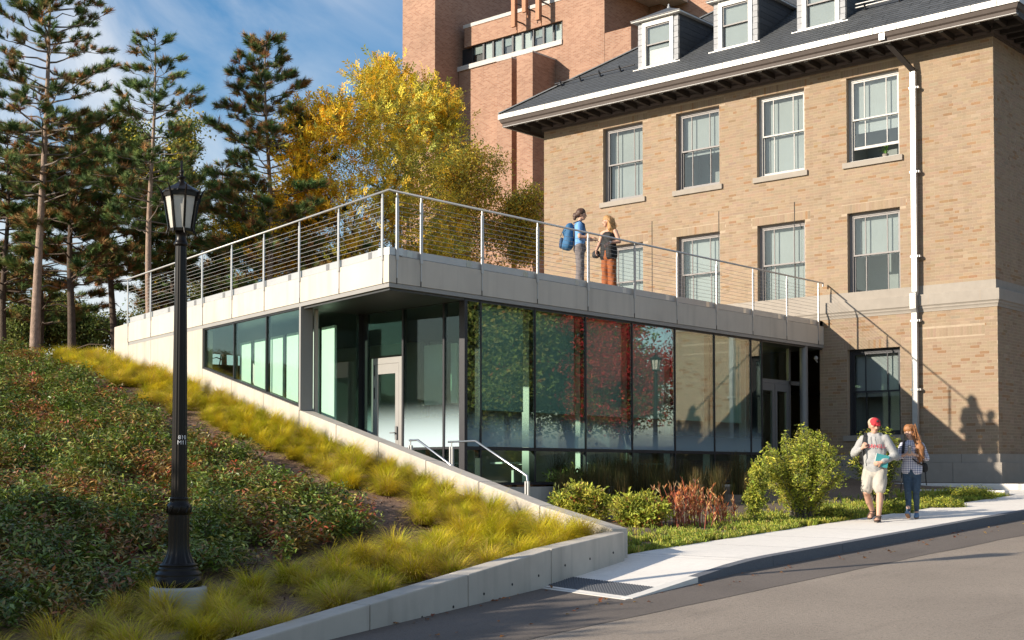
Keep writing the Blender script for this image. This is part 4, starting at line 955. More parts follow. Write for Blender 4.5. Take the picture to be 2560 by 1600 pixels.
for i, (a, b) in enumerate(zip(us, us[1:])):
    m = MB(); xa, xb = tx(a, YT + .2), tx(b, YT + .2)
    m.box(xa, xa + .10, YT + .20, YT + .38, zl - .01, zw1); m.box(xb - .06, xb, YT + .20, YT + .38, zl - .01, zw1); m.box(xa + .1, xb - .06, YT + .20, YT + .38, zw1 - .06, zw1); wv = TW(m, 'ribbon_window', 'metal_dark')
    m = MB(); m.box(xa + .10, xb - .06, YT + .26, YT + .28, zl, zw1); m.build('pane', MATS['window_glass'], wv)
    m = MB(); m.box(xa + .10, xb - .06, YT + .34, YT + .35, zl + (.0 if i % 3 else .7), zw1); m.build('window_shade', MATS['tower_shade_pale' if i in (1, 4, 5, 8) else 'tower_shade'], wv)
# tall left block
ya = YT - 2.4
m = MB(); m.box(tx(1006, ya), tx(1087, ya), ya, YT + 20, -3, 40); TW(m, 'stair_block', 'red_brick')
# projecting piers with dark shaded cheeks
for a, b, c, dpt in ((1242, 1279, 145, 1.5), (1292, 1331.5, 130, 2.4)):
    yp = YT - dpt; m = MB(); m.box(tx(a, yp), tx(b, yp), yp, YT - .001, -3, tz(b, c, yp)); TW(m, 'pier', 'red_brick')
    m = MB(); m.box(tx(a, yp) - .02, tx(b, yp) + .02, yp - .03, YT - .002, tz(b, c, yp), tz(b, c, yp) + .10); TW(m, 'pier_cap', 'tower_ledge')
m = MB(); m.box(tx(1195, YT - .8), tx(1206, YT - .8), YT - .8, YT - .001, -3, 8.2); TW(m, 'pier', 'red_brick')
m = MB(); m.box(tx(1352, YT - .8), tx(1362, YT - .8), YT - .8, YT - .001, -3, 12.2); TW(m, 'pier', 'red_brick')
# panel antennas on the parapet
for k, (u, v0, v1) in enumerate(((1285, -18, 68), (1312, -30, 31), (1346, -20, 50))):
    y_ = YT - .9; x = tx(u, y_); m = MB(); m.box(x - .16, x + .16, y_ - .12, y_ + .06, tz(u, v1, y_), tz(u, v0, y_)); an = TW(m, 'antenna_panel', 'antenna_paint')
    for f in (.2, .7):
        z = tz(u, v1, y_) * (1 - f) + tz(u, v0, y_) * f; m = MB(); m.box(x - .04, x + .04, y_ + .06, YT + .04, z - .04, z + .04); m.build('antenna_arm', MATS['metal_dark'], an)
    m = MB(); m.tube([(x, y_ + .3, tz(u, v1, y_) - .3), (x, y_ + .3, tz(u, v0, y_))], .05, 6); m.build('antenna_pole', MATS['antenna_paint'], an)

# ================================================================== lamp posts
M('lantern_glass', (.80, .77, .70), .5, .05, 6, trans=.45)
M('footing', (.42, .40, .37), .9, .12, 6, .15, 50)
M('letter_white', (.75, .75, .75), .6, 0)
def lamp_post(label, base_z):
    """built round the origin of its Empty: base of the cast-iron pole at z = 0"""
    lp = thing('lamp_post', label, 'lamp post', (0, 0, 0), 'black cast iron lamp posts')
    b = lambda mb, n, mt, p=None: mb.build(n, MATS[mt], p or lp, local=True)
    m = MB(); m.lathe((0, 0, 0), [(.30, -.9), (.302, -.02), (.295, .006), (.25, .012)], 32); b(m, 'concrete_footing', 'footing')
    m = MB(); m.lathe((0, 0, 0), [(.247, .013), (.25, .02), (.25, .115), (.24, .125), (.245, .14), (.243, .155), (.22, .17), (.208, .195), (.212, .205), (.20, .22), (.188, .222), (.20, .235), (.20, .25), (.176, .262)], 32); b(m, 'moulded_base', 'black_paint')
    fl = lambda k, j: 1 - .075 * (.5 + .5 * math.cos(2 * math.pi * (k % 6) / 6)) ** 2
    m = MB(); m.lathe((0, 0, 0), [(.174, .262), (.160, .29), (.140, .33), (.122, .385), (.114, .44), (.112, .55), (.110, .78)], 84, flute=fl); b(m, 'fluted_base', 'black_paint')
    m = MB(); m.lathe((0, 0, 0), [(.110, .775), (.116, .79), (.124, .82), (.126, .85), (.122, .885), (.104, .90), (.100, .915), (.098, .94), (.103, .95), (.09, .965)], 40); cl = b(m, 'collar', 'black_paint')
    for k in range(9):
        a = k * 2 * math.pi / 9; s = MB(); pts = [(.124 * math.cos(a + i * .09), .124 * math.sin(a + i * .09), .80 + i * .024) for i in range(4)]; s.tube(pts, [.008, .013, .013, .008], 6); s.build('scroll_leaf', MATS['black_paint'], cl, local=True)
    m = MB(); m.lathe((0, 0, 0), [(.0865, .96), (.083, 1.3), (.076, 2.2), (.066, 3.2), (.060, 3.66)], 84, flute=fl); b(m, 'fluted_shaft', 'black_paint')
    m = MB(); m.lathe((0, 0, 0), [(.060, 3.655), (.072, 3.665), (.078, 3.685), (.066, 3.70), (.058, 3.72), (.055, 3.76), (.062, 3.80), (.078, 3.815), (.09, 3.83)], 28); b(m, 'capital', 'black_paint')
    # lantern
    z0, z1 = 3.83, 4.185; r0, r1 = .130, .186
    m = MB(); o8 = lambda r, z, ph=.39: [(r * math.cos(ph + k * math.pi / 4), r * math.sin(ph + k * math.pi / 4), z) for k in range(8)]
    m.prism(o8(r0 + .008, z0 - .02), o8(r0 + .012, z0 + .012)); m.prism(o8(r1 + .012, z1), o8(r1 + .016, z1 + .045))
    A, B2 = o8(r0, z0 + .012), o8(r1, z1)
    for k in range(8): m.bar(A[k], B2[k], .022, .022)
    lt = b(m, 'lantern_frame', 'black_paint')
    A, B2 = o8(r0 - .008, z0 + .012), o8(r1 - .008, z1)
    for k in range(8):
        s = MB(); j = (k + 1) % 8; a_, b_, c_, d_ = (Vector(q) for q in (A[k], A[j], B2[j], B2[k])); n_ = -Vector((a_.x + b_.x, a_.y + b_.y, 0)).normalized() * .006
        s.add([a_, b_, c_, d_, a_ + n_, b_ + n_, c_ + n_, d_ + n_], [(0, 1, 2, 3), (7, 6, 5, 4), (0, 4, 5, 1), (1, 5, 6, 2), (2, 6, 7, 3), (3, 7, 4, 0)]); s.build('lantern_pane', MATS['lantern_glass'], lt, local=True)
        s = MB(); ang = .39 + k * math.pi / 4; rr = lambda r, z: (r * math.cos(ang), r * math.sin(ang), z)
        s.tube([rr(r1 + .008, z1 - .05), rr(r1 + .02, z1 + .02), rr(r1 + .045, z1 + .075), rr(r1 + .075, z1 + .115)], [.008, .012, .011, .003], 6); s.build('curl', MATS['black_paint'], lt, local=True)
        s = MB(); s.tube([rr(r0 + .005, z0 + .03), rr(r0 + .02, z0 - .02), rr(r0 + .03, z0 - .05)], [.008, .008, .004], 5); s.build('curl', MATS['black_paint'], lt, local=True)
    m = MB(); m.lathe((0, 0, 0), [(.208, z1 + .046), (.209, z1 + .06), (.15, z1 + .10), (.085, z1 + .135), (.045, z1 + .165), (.033, z1 + .175)], 8, smooth=False); rf = b(m, 'lantern_roof', 'black_paint')
    m = MB(); m.lathe((0, 0, 0), [(.033, z1 + .17), (.026, z1 + .20), (.046, z1 + .21), (.046, z1 + .222), (.02, z1 + .232), (.017, z1 + .26), (.027, z1 + .275), (.02, z1 + .295), (.011, z1 + .30), (.0105, z1 + .395), (.003, z1 + .40)], 14); b(m, 'finial', 'black_paint')
    return lp
lp = lamp_post('black fluted lamp post with octagonal lantern standing on the slope in front', 0)
p = atd(446, 1469, 14.5); lp.location = tuple(p)
def text(s, size, name, mat, parent, loc, rot, bend=None):
    cu = bpy.data.curves.new(name, 'FONT'); cu.body = s; cu.size = size; cu.align_x = 'CENTER'; cu.align_y = 'CENTER'; cu.extrude = .0008; cu.resolution_u = 3
    o = bpy.data.objects.new(name, cu); ts_ = bpy.data.scenes.new('scratch'); ts_.collection.objects.link(o); ts_.view_layers[0].update(); dg = ts_.view_layers[0].depsgraph; me = bpy.data.meshes.new_from_object(o.evaluated_get(dg)); bpy.data.objects.remove(o); bpy.data.scenes.remove(ts_)
    if bend:
        for v in me.vertices: x = v.co.x; v.co.x = bend * math.sin(x / bend); v.co.z += -(bend - bend * math.cos(x / bend))
    t_ = link(name, me, MATS[mat], parent); t_.location = loc; t_.rotation_euler = rot; return t_
ang = math.atan2(-p[1], -p[0]) + .35
for s, z in (('810', 1.60), ('M11', 1.545)):
    text(s, .062, 'number_sticker', 'letter_white', lp, (.086 * math.cos(ang), .086 * math.sin(ang), z), (R(90), 0, ang + R(90)), .085)
lq = copy_tree(lp); lq['label'] = 'black lamp post beyond the street, seen mirrored in the glass wall'
for c in list(lq.children):
    if c.name.startswith('number_sticker'): bpy.data.objects.remove(c)
lq.location = (-6.3, 39.8, -.2)
# ================================================================== vegetation
M('bark_pine', (.30, .215, .165), .95, .35, 9, .9, 30)
M('bark_dark', (.09, .065, .05), .95, .35, 9, .9, 30)
M('bark_grey', (.16, .135, .115), .95, .3, 12, .6, 40)
M('needles', (1, 1, 1), .7, .12, 5, attr=True, trans=.12, spec=.25)
M('leaves', (1, 1, 1), .6, .12, 5, attr=True, trans=.35, spec=.3)
M('grass_blades', (1, 1, 1), .6, .1, 5, attr=True, trans=.32, spec=.3)
def tuft_template(k=34, L=.17, w=.017, ax=.16, spread=(.35, 1.05), seed=1):
    r = np.random.default_rng(seed); V = []; F = []; vc = []
    for i in range(k):
        z = ax * r.random(); a = r.uniform(0, 2 * np.pi); s = r.uniform(*spread); l = L * r.uniform(.75, 1.1)
        d = np.array([math.cos(a) * math.sin(s), math.sin(a) * math.sin(s), math.cos(s)]); sd_ = np.array([-math.sin(a), math.cos(a), 0]) * w / 2
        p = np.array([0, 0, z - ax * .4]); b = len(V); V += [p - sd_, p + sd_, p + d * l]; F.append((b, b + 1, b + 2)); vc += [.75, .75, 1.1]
    return np.array(V), np.array(F), np.array(vc)
TUFTS = [tuft_template(seed=s) for s in range(3)]
def pick_cols(n, pal, wts, jit=.15):
    pal = np.array(pal); i = RNG.choice(len(pal), n, p=np.array(wts) / sum(wts)); c = pal[i] * RNG.normal(1, jit, (n, 1)); return np.clip(c * (1 + RNG.normal(0, .06, (n, 3))), .003, 1)
GREEN_P = [(.085, .15, .042), (.125, .19, .052), (.18, .23, .065), (.30, .17, .06), (.40, .19, .065)]
def pine(base, top, label, crown0=.35, blen=2.2, nwh=26, trunk_r=.13, bark='bark_pine', tuft=1., wts=(3, 3, 2, 1.8, 1.2), cone=.8, seed=0, dens=1., kink=.12, dead=3, group='tall pines on the rise behind the slope', name='pine_tree'):
    r = random.Random(seed + 100); b, t = Vector(base), Vector(top); H = (t - b).length
    tr = thing(name, label, 'tree', base, group)
    def tp(f):
        p = b.lerp(t, f); ph = seed * 1.7; return p + Vector((math.sin(f * 6 + ph) * kink, math.cos(f * 5 + ph * 2) * kink, 0)) * (f * (1 - f) * 3)
    m = MB(); n = 16; m.tube([tp(i / n) for i in range(n + 1)], [trunk_r * (1 - .86 * (i / n) ** 1.1) + (.05 if i == 0 else 0) for i in range(n + 1)], 10); m.build('trunk', MATS[bark], tr)
    bm_ = MB(); pos, dirs = [], []
    for wv in range(nwh):
        f = crown0 + (1 - crown0) * ((wv + r.random() * .6) / nwh) ** .95; f = min(f, .985)
        prof = ((1 - f) / (1 - crown0)) ** cone; prof = prof * (.55 + .45 * min(1, (f - crown0) / .12 + .3)); nb = 2 + int(r.random() * 3.1)
        a0 = r.random() * 6.28
        for k in range(nb):
            a = a0 + k * 6.28 / nb + r.uniform(-.5, .5); L = blen * (prof * r.uniform(.55, 1.25) + .10); p0 = tp(f)
            el = r.uniform(-.05, .35) + .55 * max(0, f - .6); d = Vector((math.cos(a) * math.cos(el), math.sin(a) * math.cos(el), math.sin(el)))
            pts = [p0]; nseg = 5; bend = r.uniform(.02, .13); side = Vector((-d.y, d.x, 0)) * r.uniform(-.12, .12)
            for s in range(1, nseg + 1):
                u = s / nseg; pts.append(p0 + d * L * u + Vector((0, 0, L * (bend * u * u - .06 * u))) + side * L * u * u + Vector((r.gauss(0, .03), r.gauss(0, .03), r.gauss(0, .03))))
            bm_.tube(pts, [max(.008, trunk_r * .22 * (1 - s / (nseg + .6)) * min(1, L / 1.4)) for s in range(nseg + 1)], 5, cap=False)
            def put(p, dd):
                pos.append(p); dirs.append(dd)
            up = Vector((0, 0, .55))
            put(pts[-1], (d + up)); put(pts[-1] + Vector((r.gauss(0, .05), r.gauss(0, .05), .06)), d + up * .3)
            ns = max(2, int(L * 5.2 * dens))
            for j in range(ns):
                u = .34 + .66 * r.random() ** .7; i0 = min(int(u * nseg), nseg - 1); q_ = pts[i0].lerp(pts[i0 + 1], u * nseg - i0)
                sa = r.choice((-1, 1)) * r.uniform(.4, 1.2); dd = Vector((d.x * math.cos(sa) - d.y * math.sin(sa), d.x * math.sin(sa) + d.y * math.cos(sa), r.uniform(.0, .45))).normalized()
                sl_ = r.uniform(.14, .42) * (1.1 - u * .45); e = q_ + dd * sl_ + Vector((0, 0, .06))
                bm_.tube([q_, q_.lerp(e, .5) + Vector((0, 0, -.015)), e], [.008, .007, .006], 4, cap=False)
                put(e, dd + up * .5)
                for x_ in range(2): put(q_.lerp(e, r.uniform(.45, .95)) + Vector((r.gauss(0, .05), r.gauss(0, .05), r.gauss(.03, .04))), dd + Vector((r.gauss(0, .5), r.gauss(0, .5), .4)))
    for k in range(dead):
        f = r.uniform(.12, crown0); a = r.random() * 6.28; p0 = tp(f); L = r.uniform(.6, 1.3); d = Vector((math.cos(a), math.sin(a), .15)); bm_.tube([p0, p0 + d * L * .5 + Vector((0, 0, .08)), p0 + d * L + Vector((0, 0, -.05))], [.03, .02, .008], 5)
    bm_.build('branches', MATS['bark_dark' if bark == 'bark_dark' else 'bark_grey'], tr)['kind'] = 'stuff'
    pos = np.array([tuple(p) for p in pos]); dirs = np.array([tuple(d) for d in dirs]); n = len(pos)
    col = pick_cols(n, GREEN_P, wts); ar = []
    for k in range(3):
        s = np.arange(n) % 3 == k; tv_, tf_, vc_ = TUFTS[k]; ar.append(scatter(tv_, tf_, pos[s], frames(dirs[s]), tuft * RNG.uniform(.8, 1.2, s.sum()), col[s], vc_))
    V, F, C = join_arrays(ar); V = V - np.array(base)
    link('crown', arrays_mesh('crown', V, F, C), MATS['needles'], tr); return tr
def gpos(u, v, d): p = atd(u, v, d); return (p[0], p[1])
def pine_at(u0, d, u1, v1, label, zb=2.9, **kw):
    b = atd(u0, 880, d); t = atd(u1, v1, d); return pine((b[0], b[1], zb), tuple(t), label, **kw)
pine_at(84, 42, 128, -75, 'tallest pine at far left, its long bare trunk leaving the top edge', crown0=.42, blen=2.5, nwh=27, trunk_r=.16, tuft=1.15, seed=1, cone=.5, dens=.85, dead=4)
pine_at(372, 40, 388, 95, 'slender pine with a bare pinkish trunk, directly behind the lamp post', crown0=.42, blen=1.6, nwh=22, trunk_r=.115, tuft=1.1, seed=2, cone=.55, dens=.8, dead=4, wts=(3, 3, 3, 1, .7))
pine_at(672, 45, 664, 102, 'dense pine with rusty needles right beside the yellow tree', crown0=.22, blen=2.7, nwh=36, trunk_r=.13, bark='bark_pine', tuft=1.3, seed=3, cone=.72, dens=1.15, wts=(3, 3, 1.5, 2, 1.6))
pine_at(178, 44, 186, 315, 'dark pine in shade standing between the two bare trunks', crown0=.36, blen=2.6, nwh=24, trunk_r=.15, bark='bark_dark', tuft=1.4, seed=4, cone=.5, dens=1.1, wts=(3, 2, 1, 2.2, 1.2))
pine_at(292, 47, 250, 300, 'rusty brown pine with a leaning tip left of the slender pine', crown0=.38, blen=2.5, nwh=24, trunk_r=.14, bark='bark_dark', tuft=1.4, seed=5, cone=.55, dens=1.1, wts=(3, 3, 1.5, 2, 1.6))
pine_at(12, 46, 18, 330, 'dark pine cut by the left edge of the picture', crown0=.36, blen=2.6, nwh=22, trunk_r=.14, bark='bark_dark', tuft=1.4, seed=6, cone=.5, wts=(3, 2, 1, 2, 1.2))
pine_at(98, 52, 95, 400, 'farther dark pine showing between trunks at far left', crown0=.30, blen=2.6, nwh=18, trunk_r=.14, bark='bark_dark', tuft=1.5, seed=7, cone=.5, wts=(3, 2, 1, 2, 1))
pine_at(440, 52, 430, 420, 'farther broad pine showing right behind the lantern', crown0=.30, blen=2.5, nwh=18, trunk_r=.13, bark='bark_dark', tuft=1.5, seed=8, cone=.6, wts=(3, 3, 2, 1.5, .8))
pine_at(560, 50, 556, 420, 'low spreading pine left of the rusty pine with sky behind', crown0=.2, blen=2.9, nwh=14, trunk_r=.11, bark='bark_dark', tuft=1.4, seed=9, cone=.6, dens=.8, wts=(3, 2, 1, 2, 1))

# ---- broadleaved trees
def leaf_template(nl=7, L=.11, w=.045, rach=.26, seed=0, droop=.5):
    r = np.random.default_rng(seed); V = []; F = []
    for i in range(nl):
        u = (i + .5) / nl; side = 1 if i % 2 else -1
        p = np.array([0, 0, rach * u]) + np.array([0, -droop * .3 * rach * u * u, 0]); a = side * r.uniform(.7, 1.2); tl_ = r.uniform(-.7, .2)
        d = np.array([math.sin(a), math.sin(tl_) * .8, math.cos(a)]); d /= np.linalg.norm(d); sd_ = np.cross(d, np.array([0, 1., .3])); sd_ /= np.linalg.norm(sd_); l = L * r.uniform(.8, 1.2); b = len(V)
        V += [p, p + d * l * .5 + sd_ * w / 2, p + d * l, p + d * l * .5 - sd_ * w / 2]; F.append((b, b + 1, b + 2, b + 3))
    return np.array(V), np.array(F)
def simple_leaves(nl=9, L=.08, w=.035, R_=.12, seed=0):
    r = np.random.default_rng(seed); V = []; F = []
    for i in range(nl):
        p = r.normal(0, R_ * .5, 3); d = r.normal(0, 1, 3) + np.array([0, 0, .5]); d /= np.linalg.norm(d); s = np.cross(d, r.normal(0, 1, 3)); s /= np.linalg.norm(s); l = L * r.uniform(.7, 1.2); b = len(V); nb_ = np.cross(d, s) * w * .25
        V += [p, p + d * l * .45 + s * w / 2 + nb_, p + d * l, p + d * l * .45 - s * w / 2 + nb_]; F.append((b, b + 1, b + 2, b + 3))
    return np.array(V), np.array(F)
def broad_tree(base, crown, label, ntarget, per, tmpl, colf, seed=0, stems=3, trunk_r=.12, bark='bark_grey', fork=1.2, spread=.34, lscale=1., name='tree', group=None, cat='tree', inner=.35, berries=0, mat='leaves', twigs=True):
    """crown: list of (centre, radii) ellipsoids"""
    r = random.Random(seed + 50); tr = thing(name, label, cat, base, group); b = Vector(base)
    nodes = [(b.copy(), trunk_r)]; m = MB(); c0 = Vector(crown[0][0])
    for s in range(stems):
        a = s * 6.28 / stems + r.random(); p = b + Vector((math.cos(a), math.sin(a), 0)) * trunk_r * .8 * (stems > 1); hgt = (c0.z - b.z) * r.uniform(.55, .95); pts = [p]; n = 6
        dx = (c0 - b) * .5 + Vector((math.cos(a), math.sin(a), 0)) * crown[0][1][0] * .35
        for i in range(1, n + 1):
            u = i / n; pts.append(p + Vector((dx.x * u ** 1.4, dx.y * u ** 1.4, hgt * u)) + Vector((r.gauss(0, .06), r.gauss(0, .06), 0)))
        rr = [trunk_r * (1 - .6 * i / n) for i in range(n + 1)]; m.tube(pts, rr, 7)
        nodes += [(q_, rr[i]) for i, q_ in enumerate(pts) if i > 1]
    tg = []
    for k in range(ntarget):
        c, rad = crown[k % len(crown)] if len(crown) > 1 else crown[0]
        while True:
            v = Vector((r.uniform(-1, 1), r.uniform(-1, 1), r.uniform(-1, 1)))
            if inner < v.length < 1: break
        tg.append(Vector(c) + Vector((v.x * rad[0], v.y * rad[1], v.z * rad[2])))
    tg.sort(key=lambda q_: (q_ - c0).length); P_, D_ = [], []
    for q_ in tg:
        best = min(nodes, key=lambda nd: (nd[0] - q_).length + max(0, nd[0].z - q_.z + .2) * 1.6); p0, r0 = best; v = q_ - p0; L = v.length; pts = [p0]
        wob = Vector((r.gauss(0, .08), r.gauss(0, .08), r.uniform(.02, .14))) * L
        for s in range(1, 6):
            u = s / 5; pts.append(p0 + v * u + wob * math.sin(u * 3.14) + Vector((r.gauss(0, .015), r.gauss(0, .015), r.gauss(0, .015))) * L)
        r1 = max(.007, min(r0 * .72, .012 + .014 * L)); m.tube(pts, [r1 * (1 - .75 * s / 5) for s in range(6)], 5, cap=False); nodes += [(pts[s], r1 * (1 - .75 * s / 5)) for s in (2, 3, 4, 5)]
        dn = v.normalized()
        for j in range(per):
            u = 1 - r.random() ** 1.6 * .75; i0 = min(int(u * 5), 4); s = pts[i0].lerp(pts[i0 + 1], u * 5 - i0); off = Vector((r.gauss(0, 1), r.gauss(0, 1), r.gauss(0, .8))) * spread * (.35 + .65 * min(1, L)); P_.append(s + off); D_.append(off.normalized() * .8 + dn * .5 + Vector((0, 0, .25)))
            if twigs and j % 6 == 0: m.tube([s, s + off * .95], [.006, .003], 3, cap=False)
    m.build('trunk', MATS[bark], tr)
    P_ = np.array([tuple(x) for x in P_]); D_ = np.array([tuple(x) for x in D_]); col = colf(P_, r)
    tv_, tf_ = tmpl; V, F, C = scatter(tv_, tf_, P_, frames(D_), lscale * RNG.uniform(.7, 1.25, len(P_)), col)
    C = C * RNG.uniform(.75, 1.25, (len(F), 1)).repeat(tf_.shape[1], axis=0).reshape(-1, 1) if len(C) == len(F) * tf_.shape[1] else C
    link('crown', arrays_mesh('crown', V - np.array(base), F, C), MATS[mat], tr)
    if berries:
        s = MB(); 
        for k in range(berries):
            p = P_[r.randrange(len(P_))]; s.ball(p + np.array([r.gauss(0, .06), r.gauss(0, .06), r.gauss(-.03, .05)]), .022, 5)
        o = s.build('berries', MATS['berry'], tr); o['kind'] = 'stuff'
    return tr
M('berry', (.45, .03, .02), .4, .1)
def cgrad(palA, palB, axis, lo, hi, jit=.16):
    def f(P_, r):
        n = len(P_); s = np.clip((P_ @ np.array(axis) - lo) / (hi - lo), 0, 1); s = np.clip(s + RNG.normal(0, .22, n), 0, 1)[:, None]
        a = pick_cols(n, *palA, jit); b_ = pick_cols(n, *palB, jit); return np.where(RNG.random((n, 1)) < s, b_, a)
    return f
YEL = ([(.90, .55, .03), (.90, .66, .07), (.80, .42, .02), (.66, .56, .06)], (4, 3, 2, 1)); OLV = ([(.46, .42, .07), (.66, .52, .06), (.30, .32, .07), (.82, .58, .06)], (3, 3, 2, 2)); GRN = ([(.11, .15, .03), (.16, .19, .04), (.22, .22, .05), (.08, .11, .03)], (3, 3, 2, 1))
ax = tuple(_Rv)
def cc(u, v, d): return tuple(atd(u, v, d))
px = lambda n, d: n / FPX * d
def crown_px(d, *els): return [(cc(u, v, d + dd_), (px(w_, d), px(w_, d) * .8, px(h_, d))) for u, v, w_, h_, dd_ in els]
LT = leaf_template(9, .125, .05, .30)
d = 46; b = atd(900, 800, d); r0 = float(np.array(cc(800, 400, d)) @ _Rv); r1 = float(np.array(cc(1050, 400, d)) @ _Rv)
broad_tree((b[0], b[1], 3.0), crown_px(d, (870, 420, 170, 170, 0), (790, 330, 110, 95, -1), (930, 270, 130, 95, 1), (810, 610, 150, 130, 0), (990, 470, 140, 160, 1), (740, 470, 80, 80, -1), (900, 560, 160, 90, 0), (1060, 600, 110, 90, 1)), 'golden yellow ash tree behind the corner of the railing', 150, 36, LT, cgrad(YEL, OLV, ax, r0, r1), seed=3, stems=6, trunk_r=.11, bark='bark_dark', spread=.40, lscale=1.0, inner=.2)
d = 52; b = atd(1010, 800, d)
broad_tree((b[0], b[1], 3.2), crown_px(d, (1000, 290, 140, 110, 0), (1050, 400, 110, 160, 0), (970, 220, 70, 60, 0), (1080, 300, 70, 80, 0)), 'taller olive green tree behind the golden one, against the brick tower', 90, 40, LT, cgrad(OLV, YEL, (0, 0, 1), 12, 17), seed=8, stems=4, trunk_r=.10, bark='bark_dark', spread=.42, inner=.2)
d = 50; b = atd(1130, 760, d)
broad_tree((b[0], b[1], 3.2), crown_px(d, (1140, 500, 110, 130, 0), (1240, 560, 110, 110, 0), (1090, 600, 100, 110, 0), (1180, 420, 80, 80, 0), (1300, 520, 50, 70, 0), (1310, 600, 40, 60, 0)), 'crab apple tree dotted with red berries behind the terrace', 120, 34, simple_leaves(9, .075, .036, .2, 3), cgrad(OLV, ([(.70, .46, .05), (.52, .38, .06), (.28, .26, .06), (.48, .22, .07)], (3, 3, 2, 1)), ax, -10, 10), seed=12, stems=4, trunk_r=.09, bark='bark_grey', spread=.36, lscale=1.5, berries=260, inner=.1)
d = 47; b = atd(640, 800, d)
broad_tree((b[0], b[1], 3.0), crown_px(d, (640, 560, 130, 110, 0), (720, 640, 110, 90, 0)), 'yellow green sapling behind the railing and the rusty pine', 45, 60, LT, cgrad(GRN, YEL, (0, 0, -1), -11, -5), seed=15, stems=3, trunk_r=.06, bark='bark_dark', spread=.4, inner=.2)
d = 54; b = atd(400, 800, d)
broad_tree((b[0], b[1], 3.0), crown_px(d, (390, 520, 100, 240, 0), (455, 400, 50, 170, 0), (330, 420, 45, 120, 0)), 'upright yellow green poplar showing through the slender pine', 60, 55, simple_leaves(9, .10, .06, .25, 5), cgrad(GRN, OLV, ax, -16, -9), seed=17, stems=3, trunk_r=.07, bark='bark_dark', spread=.32, lscale=1.3, inner=.1)
d = 60
for k, (u, v, w_, h_) in enumerate(((60, 815, 95, 60), (215, 830, 90, 50), (140, 790, 60, 45), (400, 800, 90, 60), (540, 760, 80, 70))):
    b = atd(u, 890, d + k); lab = ['dark bush on the crest at the foot of the left trunks', 'dark bush on the crest beside the concrete wall end', 'olive bush on the crest between the two nearest trunks', 'bush seen through the left railing behind the lamp shaft', 'tall bush seen through the railing between lamp and rusty pine'][k]
    broad_tree((b[0], b[1], 2.6), crown_px(d + k, (u, v, w_, h_, 0)), lab, 26, 55, simple_leaves(9, .12, .06, .3, k), cgrad(GRN, ([(.10, .085, .03), (.26, .16, .03)], (2, 1)), (0, 0, 1), 6, 12), seed=20 + k, stems=3, trunk_r=.05, bark='bark_dark', spread=.5, lscale=1.3, name='bush', cat='bush', group='bushes on the crest', inner=.1)
# ---- trees outside the frame: mirrored in the glass, and throwing the shade across the near slope
RED = ([(.42, .03, .035), (.30, .02, .03), (.50, .07, .04)], (3, 2, 1))
broad_tree((-2.4, 43.2, .3), [((-2.4, 43.2, 4.8), (2.5, 2.5, 3.2)), ((-3.0, 42.2, 3.0), (2.3, 2.2, 1.6))], 'crimson maple across the street, seen mirrored in the glass wall', 80, 40, simple_leaves(9, .11, .055, .3, 9), cgrad(RED, ([(.14, .12, .03)], (1,)), (0, 0, -1), -4, -1), seed=31, stems=3, trunk_r=.12, bark='bark_dark', spread=.45, lscale=1.2, inner=.25)
for k, (x, y, z, h_) in enumerate(((2.6, 39.5, .2, 11), (9, 42, .3, 13), (6.5, 51, .6, 16))):
    broad_tree((x, y, z), [((x, y, z + h_ * .55), (4.0, 3.6, h_ * .45)), ((x - 1.2, y - 1, z + h_ * .33), (3.2, 2.8, h_ * .3))], ['green maple across the street next to the crimson one', 'tall green tree farther along the street', 'broad green tree behind the crimson maple'][k], 95, 80, simple_leaves(9, .15, .085, .35, 12 + k), cgrad(GRN, ([(.3, .12, .04), (.2, .18, .04)], (1, 2)), (0, 0, 1), 3, 16), seed=40 + k, stems=3, trunk_r=.16, bark='bark_dark', spread=.5, lscale=1.5, inner=.25, group='trees across the street')
# ================================================================== planting on the slope and in the bed
def grass_tuft(seed, nb=1000, L0=.47, straw=.25, bias=.2):
    """mop of arching blades, a smooth fountain; more of them fall towards local +x (downhill)"""
    r = np.random.default_rng(seed); V = []; F = []; C = []
    for i in range(nb):
        a = r.normal(0, .9) if r.random() < bias else r.uniform(-np.pi, np.pi); q0 = r.random(); th = .10 + .95 * q0 ** .8; ka = r.uniform(1.0, 1.6); L = L0 * r.uniform(.82, 1.1) * (1 - .15 * q0); w_ = r.uniform(.0045, .008)
        d = np.array([math.cos(a), math.sin(a), 0]); s = np.array([-d[1], d[0], 0]) * w_ / 2; p = np.array([r.normal(0, .05), r.normal(0, .05), -.02]); k0 = len(V); n = 5; sw_ = .35 * math.sin(a * 3 + seed) + r.normal(0, .08)
        g = .5 + .5 * math.sin(a * 2 + seed * 1.3); q = r.random(); c = np.array((.54, .53, .025)) * (1 - g) + np.array((.80, .61, .03)) * g
        if q < straw * .5: c = np.array((.62, .42, .13))
        c = c * r.normal(1, .08)
        for j in range(n + 1):
            u = j / n; wd = s * (1 - u * .88); V += [p - wd, p + wd]; C += [c * (.48 + .75 * u)] * 2  # blade feet darkened: self-shadow of the tuft put into the colour
            t_ = th + ka * u; p = p + L / n * (d * math.sin(t_) + np.array([-d[1], d[0], 0]) * sw_ * u + np.array([0, 0, math.cos(t_)]))
        for j in range(n): F.append((k0 + 2 * j, k0 + 2 * j + 1, k0 + 2 * j + 3, k0 + 2 * j + 2))
    return arrays_mesh('grass_tuft', np.array(V), np.array(F), np.clip(np.array(C), .01, .95), smooth=True)
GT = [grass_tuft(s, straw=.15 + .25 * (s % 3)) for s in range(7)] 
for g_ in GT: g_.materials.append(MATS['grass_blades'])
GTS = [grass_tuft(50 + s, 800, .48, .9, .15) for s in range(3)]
for g_ in GTS: g_.materials.append(MATS['grass_blades'])
